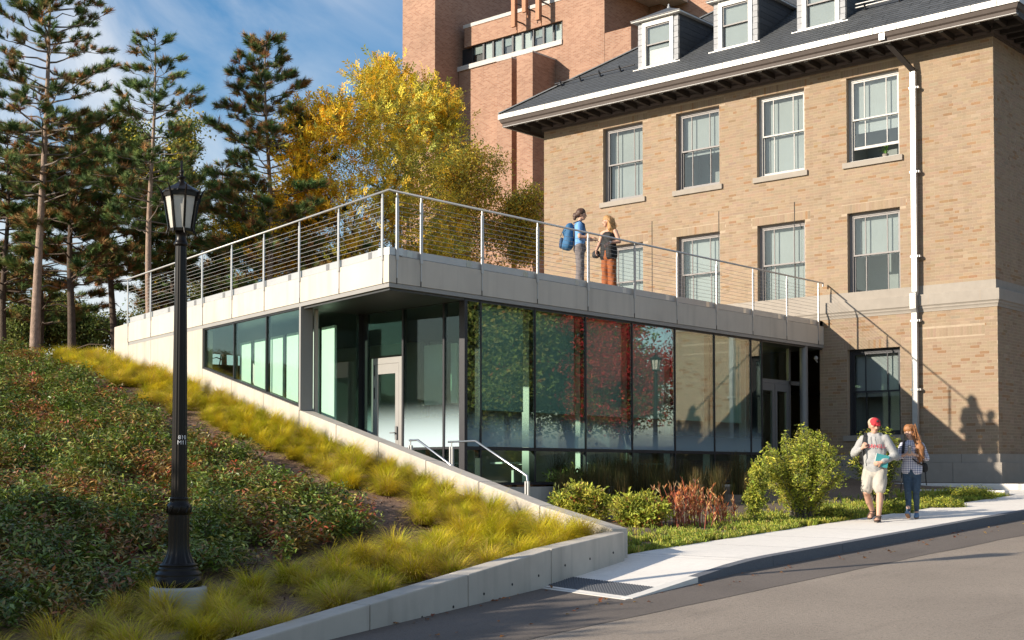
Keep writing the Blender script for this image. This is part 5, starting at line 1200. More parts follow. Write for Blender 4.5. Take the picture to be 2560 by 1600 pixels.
def put_tuft(x, y, z, s, me, label, group):
    o = link('grass_tuft', me); o.location = (x, y, z); o.rotation_euler = (rnd.uniform(-.15, .15), rnd.uniform(-.15, .15), rnd.gauss(-.35, .8)); o.scale = (s, s, s * rnd.uniform(.85, 1.1)); tag(o, label, 'grass', group)
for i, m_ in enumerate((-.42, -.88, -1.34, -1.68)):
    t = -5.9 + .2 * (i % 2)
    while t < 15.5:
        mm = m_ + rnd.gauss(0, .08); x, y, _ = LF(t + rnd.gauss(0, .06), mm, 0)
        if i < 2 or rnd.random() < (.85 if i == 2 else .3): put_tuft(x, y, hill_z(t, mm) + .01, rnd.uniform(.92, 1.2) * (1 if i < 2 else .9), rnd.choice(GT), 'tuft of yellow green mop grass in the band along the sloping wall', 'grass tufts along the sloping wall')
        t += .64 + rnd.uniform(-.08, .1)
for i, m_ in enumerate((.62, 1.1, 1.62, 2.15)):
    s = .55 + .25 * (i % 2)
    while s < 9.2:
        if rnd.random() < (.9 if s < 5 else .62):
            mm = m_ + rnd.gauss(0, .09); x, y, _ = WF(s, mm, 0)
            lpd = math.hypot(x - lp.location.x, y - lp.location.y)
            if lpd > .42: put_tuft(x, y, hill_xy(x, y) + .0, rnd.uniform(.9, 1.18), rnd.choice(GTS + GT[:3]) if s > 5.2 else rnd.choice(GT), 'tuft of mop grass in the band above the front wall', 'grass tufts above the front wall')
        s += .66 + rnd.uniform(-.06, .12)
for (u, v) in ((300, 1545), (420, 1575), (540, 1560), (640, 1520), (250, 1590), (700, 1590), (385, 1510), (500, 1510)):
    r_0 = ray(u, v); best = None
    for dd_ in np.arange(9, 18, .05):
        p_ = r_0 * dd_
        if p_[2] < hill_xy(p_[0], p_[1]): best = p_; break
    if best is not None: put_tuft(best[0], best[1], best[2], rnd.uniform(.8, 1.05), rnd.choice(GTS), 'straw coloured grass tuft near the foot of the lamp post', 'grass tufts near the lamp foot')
# low leafy ground cover
def sprig(seed):
    r = np.random.default_rng(seed); V = []; F = []
    for st_ in range(3):
        a0 = r.uniform(0, 6.28); ln = r.uniform(.4, .9); H = r.uniform(.16, .30)
        for i in range(7):
            u = (i + 1) / 7; p = np.array([math.cos(a0) * ln * .22 * u, math.sin(a0) * ln * .22 * u, H * u]); a = i * 2.4 + r.uniform(-.4, .4); el = r.uniform(-.25, 1.0)
            d = np.array([math.cos(a) * math.cos(el), math.sin(a) * math.cos(el), math.sin(el)]); s = np.array([-math.sin(a), math.cos(a), r.uniform(-.5, .5)]); s /= np.linalg.norm(s); l = r.uniform(.06, .11); w_ = l * .36; b = len(V); dn = np.array([0, 0, -.012])
            V += [p, p + d * l * .5 + s * w_ / 2, p + d * l + dn, p + d * l * .5 - s * w_ / 2]; F.append((b, b + 1, b + 2, b + 3))
    return np.array(V), np.array(F)
SP = [sprig(s) for s in range(5)]
n = 34000; tt = RNG.uniform(-9, 16, n); mm = RNG.uniform(-15, -1.7, n); keep = []
for i in range(n):
    t, m_ = tt[i], mm[i]; x, y, _ = LF(t, m_, 0); fd = float((np.array([x, y, 0]) - WA) @ WN); nz_ = mnoise.noise(Vector((x * .9, y * .9, 2))); n2_ = mnoise.noise(Vector((x * 2.6, y * 2.6, 9)))
    if m_ > -2.4 + .3 * nz_ or fd < 2.95 + .25 * nz_: continue
    if math.hypot(x - lp.location.x, y - lp.location.y) < .45: continue
    if nz_ + .6 * n2_ < -.36: continue
    pu = pix((x, y, 0))
    if pu[2] < 4 or pu[0] < -150: continue
    keep.append((x, y, hill_z(t, m_) + .22 * max(0, nz_ + .25), nz_))
K = np.array(keep); nk = len(K); up = np.tile(np.array([[0, 0, 1.]]), (nk, 1)) + RNG.normal(0, .22, (nk, 3))
col = pick_cols(nk, [(.11, .16, .03), (.17, .215, .045), (.32, .32, .10), (.30, .20, .09), (.26, .10, .05)], (4, 4, 2.2, 1.0, .8), .2); red = np.array([mnoise.noise(Vector((a * 1.1, b * 1.1, 21))) + .5 * mnoise.noise(Vector((a * 3.1, b * 3.1, 4))) for a, b in K[:, :2]])[:, None]
col = np.where(red > .22, col * np.array([1.5, .82, .8]), np.where(red < -.15, col * np.array([.74, .80, .52]), col * np.array([1.04, 1.06, .7])))
ar = []
for k in range(5):
    s = np.arange(nk) % 5 == k; tv_, tf_ = SP[k]; ar.append(scatter(tv_, tf_, K[s, :3], frames(up[s]), RNG.uniform(.8, 1.3, s.sum()), col[s]))
V, F, C = join_arrays(ar); C = C * np.repeat(RNG.uniform(.68, 1.36, (len(F), 1)), 4, axis=0)
M('cover_leaves', (1, 1, 1), .42, .1, 5, attr=True, trans=.2, spec=.55)
o = link('ground_cover', arrays_mesh('ground_cover', V, F, C), MATS['cover_leaves']); tag(o, 'low dark green ground cover with reddish leaves on the slope', 'ground cover', kind='stuff')
# wood chips on the bare mulch
n = 9000; x = []; 
for i in range(n):
    t, m_ = rnd.uniform(-7, 15), rnd.uniform(-9, -.1); a, b, _ = LF(t, m_, 0); fd = float((np.array([a, b, 0]) - WA) @ WN)
    if fd < .35: continue
    if m_ < -2.6 and fd > 3.3 and rnd.random() < .8: continue
    x.append((a, b, hill_z(t, m_) + .03))
x = np.array(x); cv = np.array([(-.5, -.16, 0), (.5, -.16, .05), (.5, .16, 0), (-.5, .16, .06)]) * .06; V, F, C = scatter(cv, np.array([(0, 1, 2, 3)]), x, frames(np.tile([[0, 0, 1.]], (len(x), 1)) + RNG.normal(0, .35, (len(x), 3))), RNG.uniform(.5, 1.5, len(x)), pick_cols(len(x), [(.14, .09, .065), (.22, .155, .115), (.08, .05, .04)], (3, 1.4, 2)))
o = link('wood_chips', arrays_mesh('wood_chips', V, F, C), MATS['leaves']); tag(o, 'brown wood chips lying on the bare soil of the slope', 'mulch', kind='stuff')
# ---- shrubs in the bed by the sidewalk
def bed_pt(u, v):
    r = ray(u, v)
    for dd_ in np.arange(14, 40, .03):
        p_ = r * dd_
        if p_[2] < bed_z(p_[0], p_[1]): return p_
LG_ = ([(.42, .44, .06), (.54, .52, .08), (.28, .33, .05), (.18, .21, .045)], (3, 3, 2, 1)); LGR = ([(.34, .14, .05), (.24, .16, .05)], (1, 1))
def shrub(u, v, wpx, toppx, label, nt, per, tmpl, colf, seed, name='shrub', bark='bark_grey', inner=.3, spread=.13, ls=1., stems=5, tr_=.012, multi=False, wands=0):
    b = bed_pt(u, v); d = pix(b)[2]; h = (v - toppx) / FPX * d; rw_ = wpx / FPX * d / 2
    if wands:                                    # upright shoots fanning from the base, leafy in their upper two thirds
        r_ = random.Random(seed); root = thing(name, label, 'shrub', tuple(b)); m = MB(); P_, D_ = [], []
        for k in range(wands):
            a_ = r_.random() * 6.28; q_ = r_.random() ** .6; hh = h * (1.02 - .42 * q_ * q_) * r_.uniform(.72, 1.04); tx_, ty_ = math.cos(a_) * rw_ * q_, math.sin(a_) * rw_ * q_ * .9; bx_, by_ = r_.gauss(0, .09), r_.gauss(0, .09); pts = []
            for j in range(6): u = j / 5; pts.append((b[0] + bx_ + (tx_ - bx_) * (.35 * u + .65 * u * u) + r_.gauss(0, .012), b[1] + by_ + (ty_ - by_) * (.35 * u + .65 * u * u) + r_.gauss(0, .012), b[2] + hh * u))
            m.tube(pts, [.010, .009, .007, .006, .004, .003], 4, cap=False)
            for j in range(int(26 * hh)):
                u = .22 + .78 * r_.random() ** .8; i0 = min(int(u * 5), 4); s_ = Vector(pts[i0]).lerp(Vector(pts[i0 + 1]), u * 5 - i0); P_.append(tuple(s_ + Vector((r_.gauss(0, .035), r_.gauss(0, .035), r_.gauss(0, .03))))); D_.append((r_.gauss(0, .45), r_.gauss(0, .45), 1))
        m.build('stems', MATS[bark], root); P_ = np.array(P_); col = colf(P_, r_); tv_, tf_ = simple_leaves(7, .058, .022, .075, 9); V, F, C = scatter(tv_, tf_, P_, frames(np.array(D_)), RNG.uniform(.75, 1.25, len(P_)), col); C = C * np.repeat(RNG.uniform(.6, 1.35, (len(F), 1)), 4, axis=0); link('foliage', arrays_mesh('foliage', V - np.array(b), F, C), MATS['leaves'], root); return root
    els = [((b[0], b[1], b[2] + h * .45), (rw_, rw_ * .9, h * .42))]
    if multi:
        rr_ = random.Random(seed); els = [((b[0], b[1], b[2] + h * .38), (rw_ * .9, rw_ * .8, h * .34))]
        for _k in range(9): a_ = rr_.random() * 6.28; q_ = rr_.uniform(.25, .85); hh = h * rr_.uniform(.55, .82) * (1.1 - .3 * q_); els.append(((b[0] + math.cos(a_) * rw_ * q_, b[1] + math.sin(a_) * rw_ * q_, b[2] + hh), (rw_ * .22, rw_ * .22, h * .2)))
    return broad_tree((b[0], b[1], b[2] - .02), els, label, nt, per, tmpl, colf, seed=seed, stems=stems, trunk_r=tr_, bark=bark, spread=spread, lscale=ls, name=name, cat='shrub', group=None, inner=inner)
BL = simple_leaves(8, .085, .036, .10, 2)
shrub(1462, 1300, 168, 1206, 'rounded light green shrub just behind the sloping wall end', 46, 26, BL, cgrad(LGR, LG_, (0, 0, 1), -1.3, -.6), 61)
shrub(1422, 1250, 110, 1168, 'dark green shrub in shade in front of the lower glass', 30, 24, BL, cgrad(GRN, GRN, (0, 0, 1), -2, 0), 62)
shrub(1592, 1316, 148, 1222, 'rounded yellow green shrub with reddish stems left of the red stalks', 46, 26, BL, cgrad(LGR, LG_, (0, 0, 1), -1.2, -.75), 63)
BS = simple_leaves(11, .060, .026, .12, 7)
shrub(2005, 1303, 262, 1070, 'large bushy willow-like shrub beside the man', 1, 1, BS, cgrad(LG_, LG_, (0, 0, 1), -2, 0), 64, wands=150)
shrub(2195, 1262, 150, 1055, 'tall shrub behind the walking couple', 1, 1, BS, cgrad(LG_, GRN, (0, 0, -1), -1, 1), 65, wands=80)
shrub(1897, 1310, 50, 1128, 'thin sprig of shrub standing left of the large shrub', 14, 26, BS, cgrad(LG_, LG_, (0, 0, 1), -2, 0), 66, stems=2, spread=.10, inner=.2)
# red dying stalks
def stalks(u, v, label, seed, n, hpx):
    r = random.Random(seed); b = bed_pt(u, v); d = pix(b)[2]; root = thing('stalk_plant', label, 'plant', tuple(b), 'red stalk plants in the bed'); h0 = hpx / FPX * d; P_, D_, m = [], [], MB()
    for i in range(n):
        x, y = b[0] + r.gauss(0, .16), b[1] + r.gauss(0, .16); z = bed_z(x, y); h = h0 * r.uniform(.55, 1.05); lx, ly = r.gauss(0, .09), r.gauss(0, .09); pts = [(x, y, z), (x + lx * .4, y + ly * .4, z + h * .5), (x + lx, y + ly, z + h)]; m.tube(pts, [.008, .006, .003], 4)
        for j in range(11):
            u_ = .25 + .75 * r.random(); P_.append((x + lx * u_, y + ly * u_, z + h * u_)); D_.append((r.gauss(0, .5), r.gauss(0, .5), 1))
    m.build('stalks', MATS['stalk_red'], root); P_ = np.array(P_); D_ = np.array(D_)
    lv = np.array([(0, 0, 0), (.012, 0, .05), (0, 0, .105), (-.012, 0, .05)]); V, F, C = scatter(lv, np.array([(0, 1, 2, 3)]), P_, frames(D_), RNG.uniform(.6, 1.3, len(P_)), pick_cols(len(P_), [(.55, .20, .06), (.60, .30, .12), (.42, .11, .05), (.66, .46, .24)], (3, 3, 2, 2))); link('leaves', arrays_mesh('leaves', V - np.array(b), F, C), MATS['leaves'], root)
M('stalk_red', (.36, .10, .06), .7, .2)
stalks(1690, 1318, 'clump of rust red stalks right of the yellow green shrub', 1, 26, 105); stalks(1738, 1316, 'tallest clump of rust red stalks in the middle of the bed', 2, 30, 112); stalks(1800, 1312, 'low outer clump of rust red stalks nearest the large shrub', 3, 20, 72)
# dark grasses in the shade of the glass, ground cover by the sidewalk
def long_grass(seed, H=.75):
    r = np.random.default_rng(seed); V = []; F = []; C = []
    for i in range(260):
        a = r.uniform(0, 6.28); le = abs(r.normal(0, .22)); L = H * r.uniform(.6, 1.15); d = np.array([math.cos(a), math.sin(a), 0]); s = np.array([-d[1], d[0], 0]) * .006; b0 = np.array([r.normal(0, .07), r.normal(0, .07), 0]); k0 = len(V); c = np.array((.10, .09, .03) if r.random() < .7 else (.2, .13, .045)) * r.normal(1, .2)
        for j in range(4):
            u = j / 3; V += [b0 + d * L * u * u * math.sin(le) - s * (1 - .85 * u) + np.array([0, 0, L * u * math.cos(le * u)]), b0 + d * L * u * u * math.sin(le) + s * (1 - .85 * u) + np.array([0, 0, L * u * math.cos(le * u)])]; C += [c, c]
        for j in range(3): F.append((k0 + 2 * j, k0 + 2 * j + 1, k0 + 2 * j + 3, k0 + 2 * j + 2))
    me = arrays_mesh('long_grass', np.array(V), np.array(F), np.clip(np.array(C), .01, 1)); me.materials.append(MATS['grass_blades']); return me
LGM = [long_grass(s) for s in range(4)]
for k in range(34):
    u = rnd.uniform(1390, 1880); v = rnd.uniform(1228, 1266); b = bed_pt(u, v); o = link('tall_grass', rnd.choice(LGM)); o.location = tuple(b); o.rotation_euler = (0, 0, rnd.random() * 6); s = rnd.uniform(.7, 1.15); o.scale = (s, s, s); tag(o, 'tall brown grass clump in shade along the foot of the glass', 'grass', 'tall brown grasses along the glass')
tv_ = np.array([(-.004, 0, 0), (.004, 0, 0), (.003, .02, .05), (-.003, .02, .05)]); tv2, tf2 = np.concatenate([tv_ @ np.array([[math.cos(a), math.sin(a), 0], [-math.sin(a), math.cos(a), 0], [0, 0, 1]]) * s for a, s in ((0, 1), (1.1, .8), (2.3, 1.2), (3.5, .9), (4.6, 1.1), (5.5, .7))]), np.array([(4 * i, 4 * i + 1, 4 * i + 2, 4 * i + 3) for i in range(6)])
pts = []
for i in range(16000):
    y = rnd.uniform(14.9, 29.2); x = -11.28 - abs(rnd.gauss(0, .55 if y < 20 else .8)); nz_ = mnoise.noise(Vector((x * 1.3, y * 1.3, 0))) + .5 * mnoise.noise(Vector((x * 4, y * 4, 0)))
    if nz_ < (-.05 if y < 20 else -.15): continue
    pts.append((x, y, bed_z(x, y) + .0))
pts = np.array(pts); V, F, C = scatter(tv2, tf2, pts, frames(np.tile([[0, 0, 1.]], (len(pts), 1)) + RNG.normal(0, .3, (len(pts), 3))), RNG.uniform(.8, 2.0, len(pts)), pick_cols(len(pts), [(.32, .37, .05), (.44, .43, .07), (.20, .26, .045), (.48, .40, .11)], (3, 2, 2, 1)))
o = link('bed_edge_grass', arrays_mesh('bed_edge_grass', V, F, C), MATS['grass_blades']); tag(o, 'patchy bright green creeping cover along the sidewalk edge', 'ground cover', kind='stuff')
# small juniper mats near the couple
for k, (u, v, w_) in enumerate(((2090, 1300, 110), (2330, 1270, 150), (2420, 1248, 130), (2240, 1285, 90))):
    b = bed_pt(u, v); dd_ = pix(b)[2]; rr = w_ / FPX * dd_ / 2
    broad_tree(tuple(b), [((b[0], b[1], b[2] + .07), (rr, rr * .6, .10))], ['juniper mat at the feet of the large shrub', 'juniper mat behind the woman beside the low wall', 'juniper mat tapering out at the low wall end', 'juniper mat between the couple and the low wall'][k], 40, 26, simple_leaves(12, .05, .018, .09, 30 + k), cgrad(GRN, LG_, (0, 0, 1), -1.2, -.4), seed=80 + k, stems=2, trunk_r=.008, spread=.09, name='juniper', cat='shrub', group='low junipers by the sidewalk', inner=.0)
# fallen leaves on road and walk
pts = []
for i in range(90):
    y = rnd.uniform(9, 30); x = -9.2 + abs(rnd.gauss(0, .35)); pts.append((x, y, RD(y) + .012))
for i in range(24): y = rnd.uniform(9.5, 14); pts.append((wall_x(y) + abs(rnd.gauss(0.05, .12)), y, RD(y) + .012))
pts = np.array(pts); V, F, C = scatter(np.array([(0, 0, 0), (.025, .03, .012), (0, .07, .004), (-.025, .03, .015)]), np.array([(0, 1, 2, 3)]), pts, frames(np.tile([[0, 0, 1.]], (len(pts), 1)) + RNG.normal(0, .2, (len(pts), 3))), RNG.uniform(.5, 1.2, len(pts)), pick_cols(len(pts), [(.35, .15, .05), (.25, .09, .04), (.4, .25, .08)], (2, 2, 1)))
o = link('fallen_leaves', arrays_mesh('fallen_leaves', V, F, C), MATS['leaves']); tag(o, 'few brown fallen leaves along the kerb and the front wall', 'leaves', kind='stuff')

# ---- two broad trees behind the photographer's left shoulder: their shade lies across the near slope and the road
for k, (x, y, rr, hz) in enumerate(((-20.6, -2.6, 2.3, 2.6), (-17.2, -4.0, 2.4, 2.2), (-15.7, -2.6, 1.2, 2.2))):
    broad_tree((x, y, -1.6), [((x, y, hz), (rr, rr, rr * .75)), ((x + .5, y + .3, hz - rr * .4), (rr * .8, rr * .8, rr * .5))], ['leafy tree standing beyond the left edge of the picture', 'leafy tree left of and behind the viewpoint', 'leafy tree just behind the viewpoint'][k], 70, 75, simple_leaves(9, .14, .09, .35, 60 + k), cgrad(GRN, OLV, (0, 0, 1), 0, 6), seed=90 + k, stems=3, trunk_r=.14, bark='bark_dark', spread=.55, lscale=1.8, inner=.1, group='trees behind the viewpoint')
# ================================================================== people
M('skin', (.52, .30, .21), .55, .05, 12, spec=.4)
M('skin_pale', (.60, .37, .27), .55, .05, 12, spec=.4)
M('hoodie', (.35, .345, .34), .95, .12, 30, .35, 60)
M('shorts_cloth', (.42, .385, .335), .9, .08, 14, .3, 40)
M('denim', (.045, .075, .115), .9, .3, 22, .3, 60, big=.2)
M('leather_brown', (.06, .04, .032), .6, .2, 20)
M('cap_red', (.50, .035, .045), .85, .1, 20)
M('cap_beige', (.42, .34, .25), .9, .1, 30)
M('bag_black', (.018, .018, .02), .7, .2, 20)
M('bag_blue', (.035, .12, .24), .75, .2, 14)
M('bag_navy', (.03, .06, .12), .75, .2, 14)
M('tee_blue', (.16, .34, .62), .85, .08, 14, .25, 30)
M('pants_grey', (.16, .14, .14), .9, .14, 10, .5, 18)
M('top_black', (.010, .010, .011), .7, .2, 14, .2, 30)
M('pants_rust', (.27, .08, .024), .75, .14, 10, .5, 14)
M('hair_blond', (.42, .22, .075), .55, .35, 30, .5, 60, spec=.5)
M('hair_ginger', (.30, .125, .042), .5, .35, 30, .5, 60, spec=.5)
M('hair_brown', (.075, .034, .018), .5, .3, 30, .5, 60, spec=.5)
M('hair_short', (.16, .085, .045), .7, .2, 40)
M('book_teal', (.05, .27, .29), .6, .1, 8)
M('paper', (.78, .76, .70), .8, .03)
M('cup_grey', (.25, .24, .23), .4, .1)
M('lip', (.42, .13, .11), .5, .05)
M('eye_dark', (.02, .015, .012), .3, .05)
M('sole_tan', (.36, .19, .10), .8, .1)
M('sneaker', (.12, .20, .32), .8, .1)
M('red_print', (.55, .05, .07), .8, .05)
# checked shirt
_m = bpy.data.materials.new('check_shirt'); _m.use_nodes = True; _t = _m.node_tree; _p = _t.nodes['Principled BSDF']; _p.inputs['Roughness'].default_value = .9
_co = N(_t, 'ShaderNodeTexCoord'); _sx = N(_t, 'ShaderNodeSeparateXYZ'); _t.links.new(_co.outputs['Object'], _sx.inputs[0])
def _stripe(axis, k):
    a = N(_t, 'ShaderNodeMath', operation='MULTIPLY'); a.inputs[1].default_value = k; _t.links.new(_sx.outputs[axis], a.inputs[0])
    b = N(_t, 'ShaderNodeMath', operation='FRACT'); _t.links.new(a.outputs[0], b.inputs[0]); c = N(_t, 'ShaderNodeMath', operation='GREATER_THAN'); c.inputs[1].default_value = .60; _t.links.new(b.outputs[0], c.inputs[0]); return c
_a, _b = _stripe('X', 26), _stripe('Z', 26); _s = N(_t, 'ShaderNodeMath', operation='ADD'); _t.links.new(_a.outputs[0], _s.inputs[0]); _t.links.new(_b.outputs[0], _s.inputs[1])
_r = N(_t, 'ShaderNodeValToRGB'); _r.color_ramp.elements[0].color = (.66, .64, .66, 1); _r.color_ramp.elements[1].color = (.13, .14, .24, 1); _e = _r.color_ramp.elements.new(.5); _e.color = (.36, .36, .45, 1)
_h = N(_t, 'ShaderNodeMath', operation='MULTIPLY'); _h.inputs[1].default_value = .5; _t.links.new(_s.outputs[0], _h.inputs[0]); _t.links.new(_h.outputs[0], _r.inputs[0]); _t.links.new(_r.outputs[0], _p.inputs['Base Color']); MATS['check_shirt'] = _m

TMP = bpy.data.scenes.new('scratch')      # a scratch scene, so that remeshing does not re-evaluate everything; removed below
def caps_mesh(caps, n=14):
    """tapered capsules: (p0, r0, p1, r1[, squash, side]) ; squash flattens the section across `side`"""
    m = MB()
    for c in caps:
        p, r0, q, r1 = Vector(c[0]), c[1], Vector(c[2]), c[3]; sq = c[4] if len(c) > 4 else 1.; side = Vector(c[5]) if len(c) > 5 else Vector((1, 0, 0))
        d = q - p; L = d.length; d = d.normalized() if L > 1e-6 else Vector((0, 0, 1))
        a = (side - d * side.dot(d)); a = a.normalized() if a.length > .05 else d.orthogonal().normalized(); b = d.cross(a)
        rings = [(p, r0, -math.cos(t), math.sin(t)) for t in (.25, .6, 1.0, 1.3)] + [(p.lerp(q, f), r0 + (r1 - r0) * f, 0, 1) for f in (0, .33, .66, 1)] + [(q, r1, math.cos(t), math.sin(t)) for t in (1.3, 1.0, .6, .25)]
        vs = []
        for ce, r, off, s in rings:
            for k in range(n): th = 2 * math.pi * k / n; vs.append(ce + d * (r * off * (sq if abs(off) and sq < 1 else 1)) + a * (r * s * math.cos(th)) + b * (r * s * sq * math.sin(th)))
        fs = [(j * n + k, j * n + (k + 1) % n, (j + 1) * n + (k + 1) % n, (j + 1) * n + k) for j in range(len(rings) - 1) for k in range(n)]
        fs += [tuple(range(n - 1, -1, -1)), tuple(range((len(rings) - 1) * n, len(rings) * n))]; m.add(vs, fs)
    return m
def blob(name, caps, mat, parent, vox=.012, smooth=6, boxes=(), rough=0.):
    m = caps_mesh(caps)
    for bx_ in boxes: m.box(*bx_)
    me = m.mesh(name); o = bpy.data.objects.new('tmp', me); TMP.collection.objects.link(o)
    r = o.modifiers.new('r', 'REMESH'); r.mode = 'VOXEL'; r.voxel_size = vox; s = o.modifiers.new('s', 'SMOOTH'); s.factor = .5; s.iterations = smooth
    vl = TMP.view_layers[0]; vl.update(); dg = vl.depsgraph; out = bpy.data.meshes.new_from_object(o.evaluated_get(dg)); bpy.data.objects.remove(o)
    if rough:
        nv = len(out.vertices); co = np.empty(nv * 3, np.float32); no = np.empty(nv * 3, np.float32); out.vertices.foreach_get('co', co); out.vertices.foreach_get('normal', no); co = co.reshape(-1, 3); no = no.reshape(-1, 3); X, Y, Z = co.T
        w_ = .55 * np.sin(17 * X + 11 * Z + 2.1 * np.sin(13 * Y + 7 * Z)) + .45 * np.sin(23 * Z + 3 * np.sin(19 * X + 5 * Y)) + .4 * np.sin(41 * X - 29 * Y + 2 * np.sin(15 * Z))
        out.vertices.foreach_set('co', (co + no * (rough * .62 * w_)[:, None]).astype(np.float32).ravel()); out.update()
    out.polygons.foreach_set('use_smooth', [True] * len(out.polygons)); out.materials.clear()
    return link(name, out, MATS[mat], parent)
def hand(wr, dr, palm_n, s=1., curl=.9, thumb_side=1):
    """capsules of a hand: wrist point, forward direction, palm normal; five bent fingers"""
    wr, d, n = Vector(wr), Vector(dr).normalized(), Vector(palm_n).normalized(); n = (n - d * n.dot(d)).normalized(); t = d.cross(n) * thumb_side; out = [(wr, .026 * s, wr + d * .075 * s, .036 * s, .55, t)]
    for i, L in enumerate((.060, .072, .076, .066)):
        b = wr + d * .088 * s + t * (.030 - .0205 * i) * s * -1; L = (L if i else .055) * s; k1 = b + (d * math.cos(curl * .5) + n * math.sin(curl * .5)) * L * .5; k2 = k1 + (d * math.cos(curl * 1.4) + n * math.sin(curl * 1.4)) * L * .55
        out += [(b - d * .02, .0100 * s, k1, .0095 * s), (k1, .0095 * s, k2, .0075 * s)]
    b = wr + d * .03 * s + t * .030 * s; k1 = b + (d * .7 + t * .75 + n * .3).normalized() * .042 * s; k2 = k1 + (d * .8 + t * .1 + n * .5).normalized() * .032 * s
    return out + [(b, .013 * s, k1, .011 * s), (k1, .0105 * s, k2, .0085 * s)]
def head_caps(c, look, s=1.):
    """skull, jaw, nose, ears for a head whose centre is c, looking along `look`"""
    c, f = Vector(c), Vector(look).normalized(); u = Vector((0, 0, 1)); u = (u - f * u.dot(f)).normalized(); l = u.cross(f)
    P_ = lambda x, y, z: c + l * x * s + f * y * s + u * z * s
    cp = [(P_(0, -.018, .03), .088 * s, P_(0, .01, .03), .082 * s, .92, l), (P_(0, .02, -.01), .074 * s, P_(0, .045, -.075), .042 * s, .95, l), (P_(0, .085, .012), .010 * s, P_(0, .108, -.022), .0145 * s), (P_(0, .09, -.028), .016 * s, P_(0, .082, -.03), .02 * s)]
    for sg in (-1, 1): cp.append((P_(.078 * sg, -.005, .015), .014 * s, P_(.08 * sg, -.012, -.03), .011 * s)); cp.append((P_(.032 * sg, .062, .026), .02 * s, P_(.05 * sg, .05, .0), .026 * s))
    return cp, P_, l, f, u
def face(P_, l, f, root, s=1., smile=0.):
    for sg in (-1, 1):
        m = MB(); m.ball(P_(.031 * sg, .0795, .008), .0105 * s, 8, sq=(1, .7, .6)); m.build('eye', MATS['eye_dark'], root, local=True)
        m = MB(); m.tube([P_(.016 * sg, .089, .030), P_(.033 * sg, .086, .035), P_(.049 * sg, .074, .028)], [.004, .0045, .003], 5); m.build('eyebrow', MATS['hair_short'], root, local=True)
    m = MB(); m.tube([P_(-.024, .084, -.052 + smile * .006), P_(0, .0935, -.056), P_(.024, .084, -.052 + smile * .006)], [.003, .0065, .003], 6); m.build('mouth', MATS['lip'], root, local=True)
def strap(name, pts, wd, th, mat, root):
    m = MB()
    for a, b in zip(pts, pts[1:]): m.bar(a, b, wd, th, up=(0, -1, .2))
    m.build(name, MATS[mat], root, local=True)

def strands(root, mat, starts, ends, n, seed, w_=.006):
    r_ = random.Random(seed); m = MB()
    for k in range(n):
        i = r_.randrange(len(starts)); a, e = Vector(starts[i]) + Vector((r_.gauss(0, .03), r_.gauss(0, .03), r_.gauss(0, .02))), Vector(ends[i]) + Vector((r_.gauss(0, .035), r_.gauss(0, .035), r_.gauss(0, .04))); md = a.lerp(e, .5) + Vector((r_.gauss(0, .025), r_.gauss(0, .025), 0)); m.tube([a, a.lerp(md, .6), md, md.lerp(e, .6), e], [w_, w_ * 1.1, w_, w_ * .8, w_ * .2], 4)
    m.build('hair_strands', MATS[mat], root, local=True)['kind'] = 'stuff'
GR = lambda x, y: SW(y) + .002
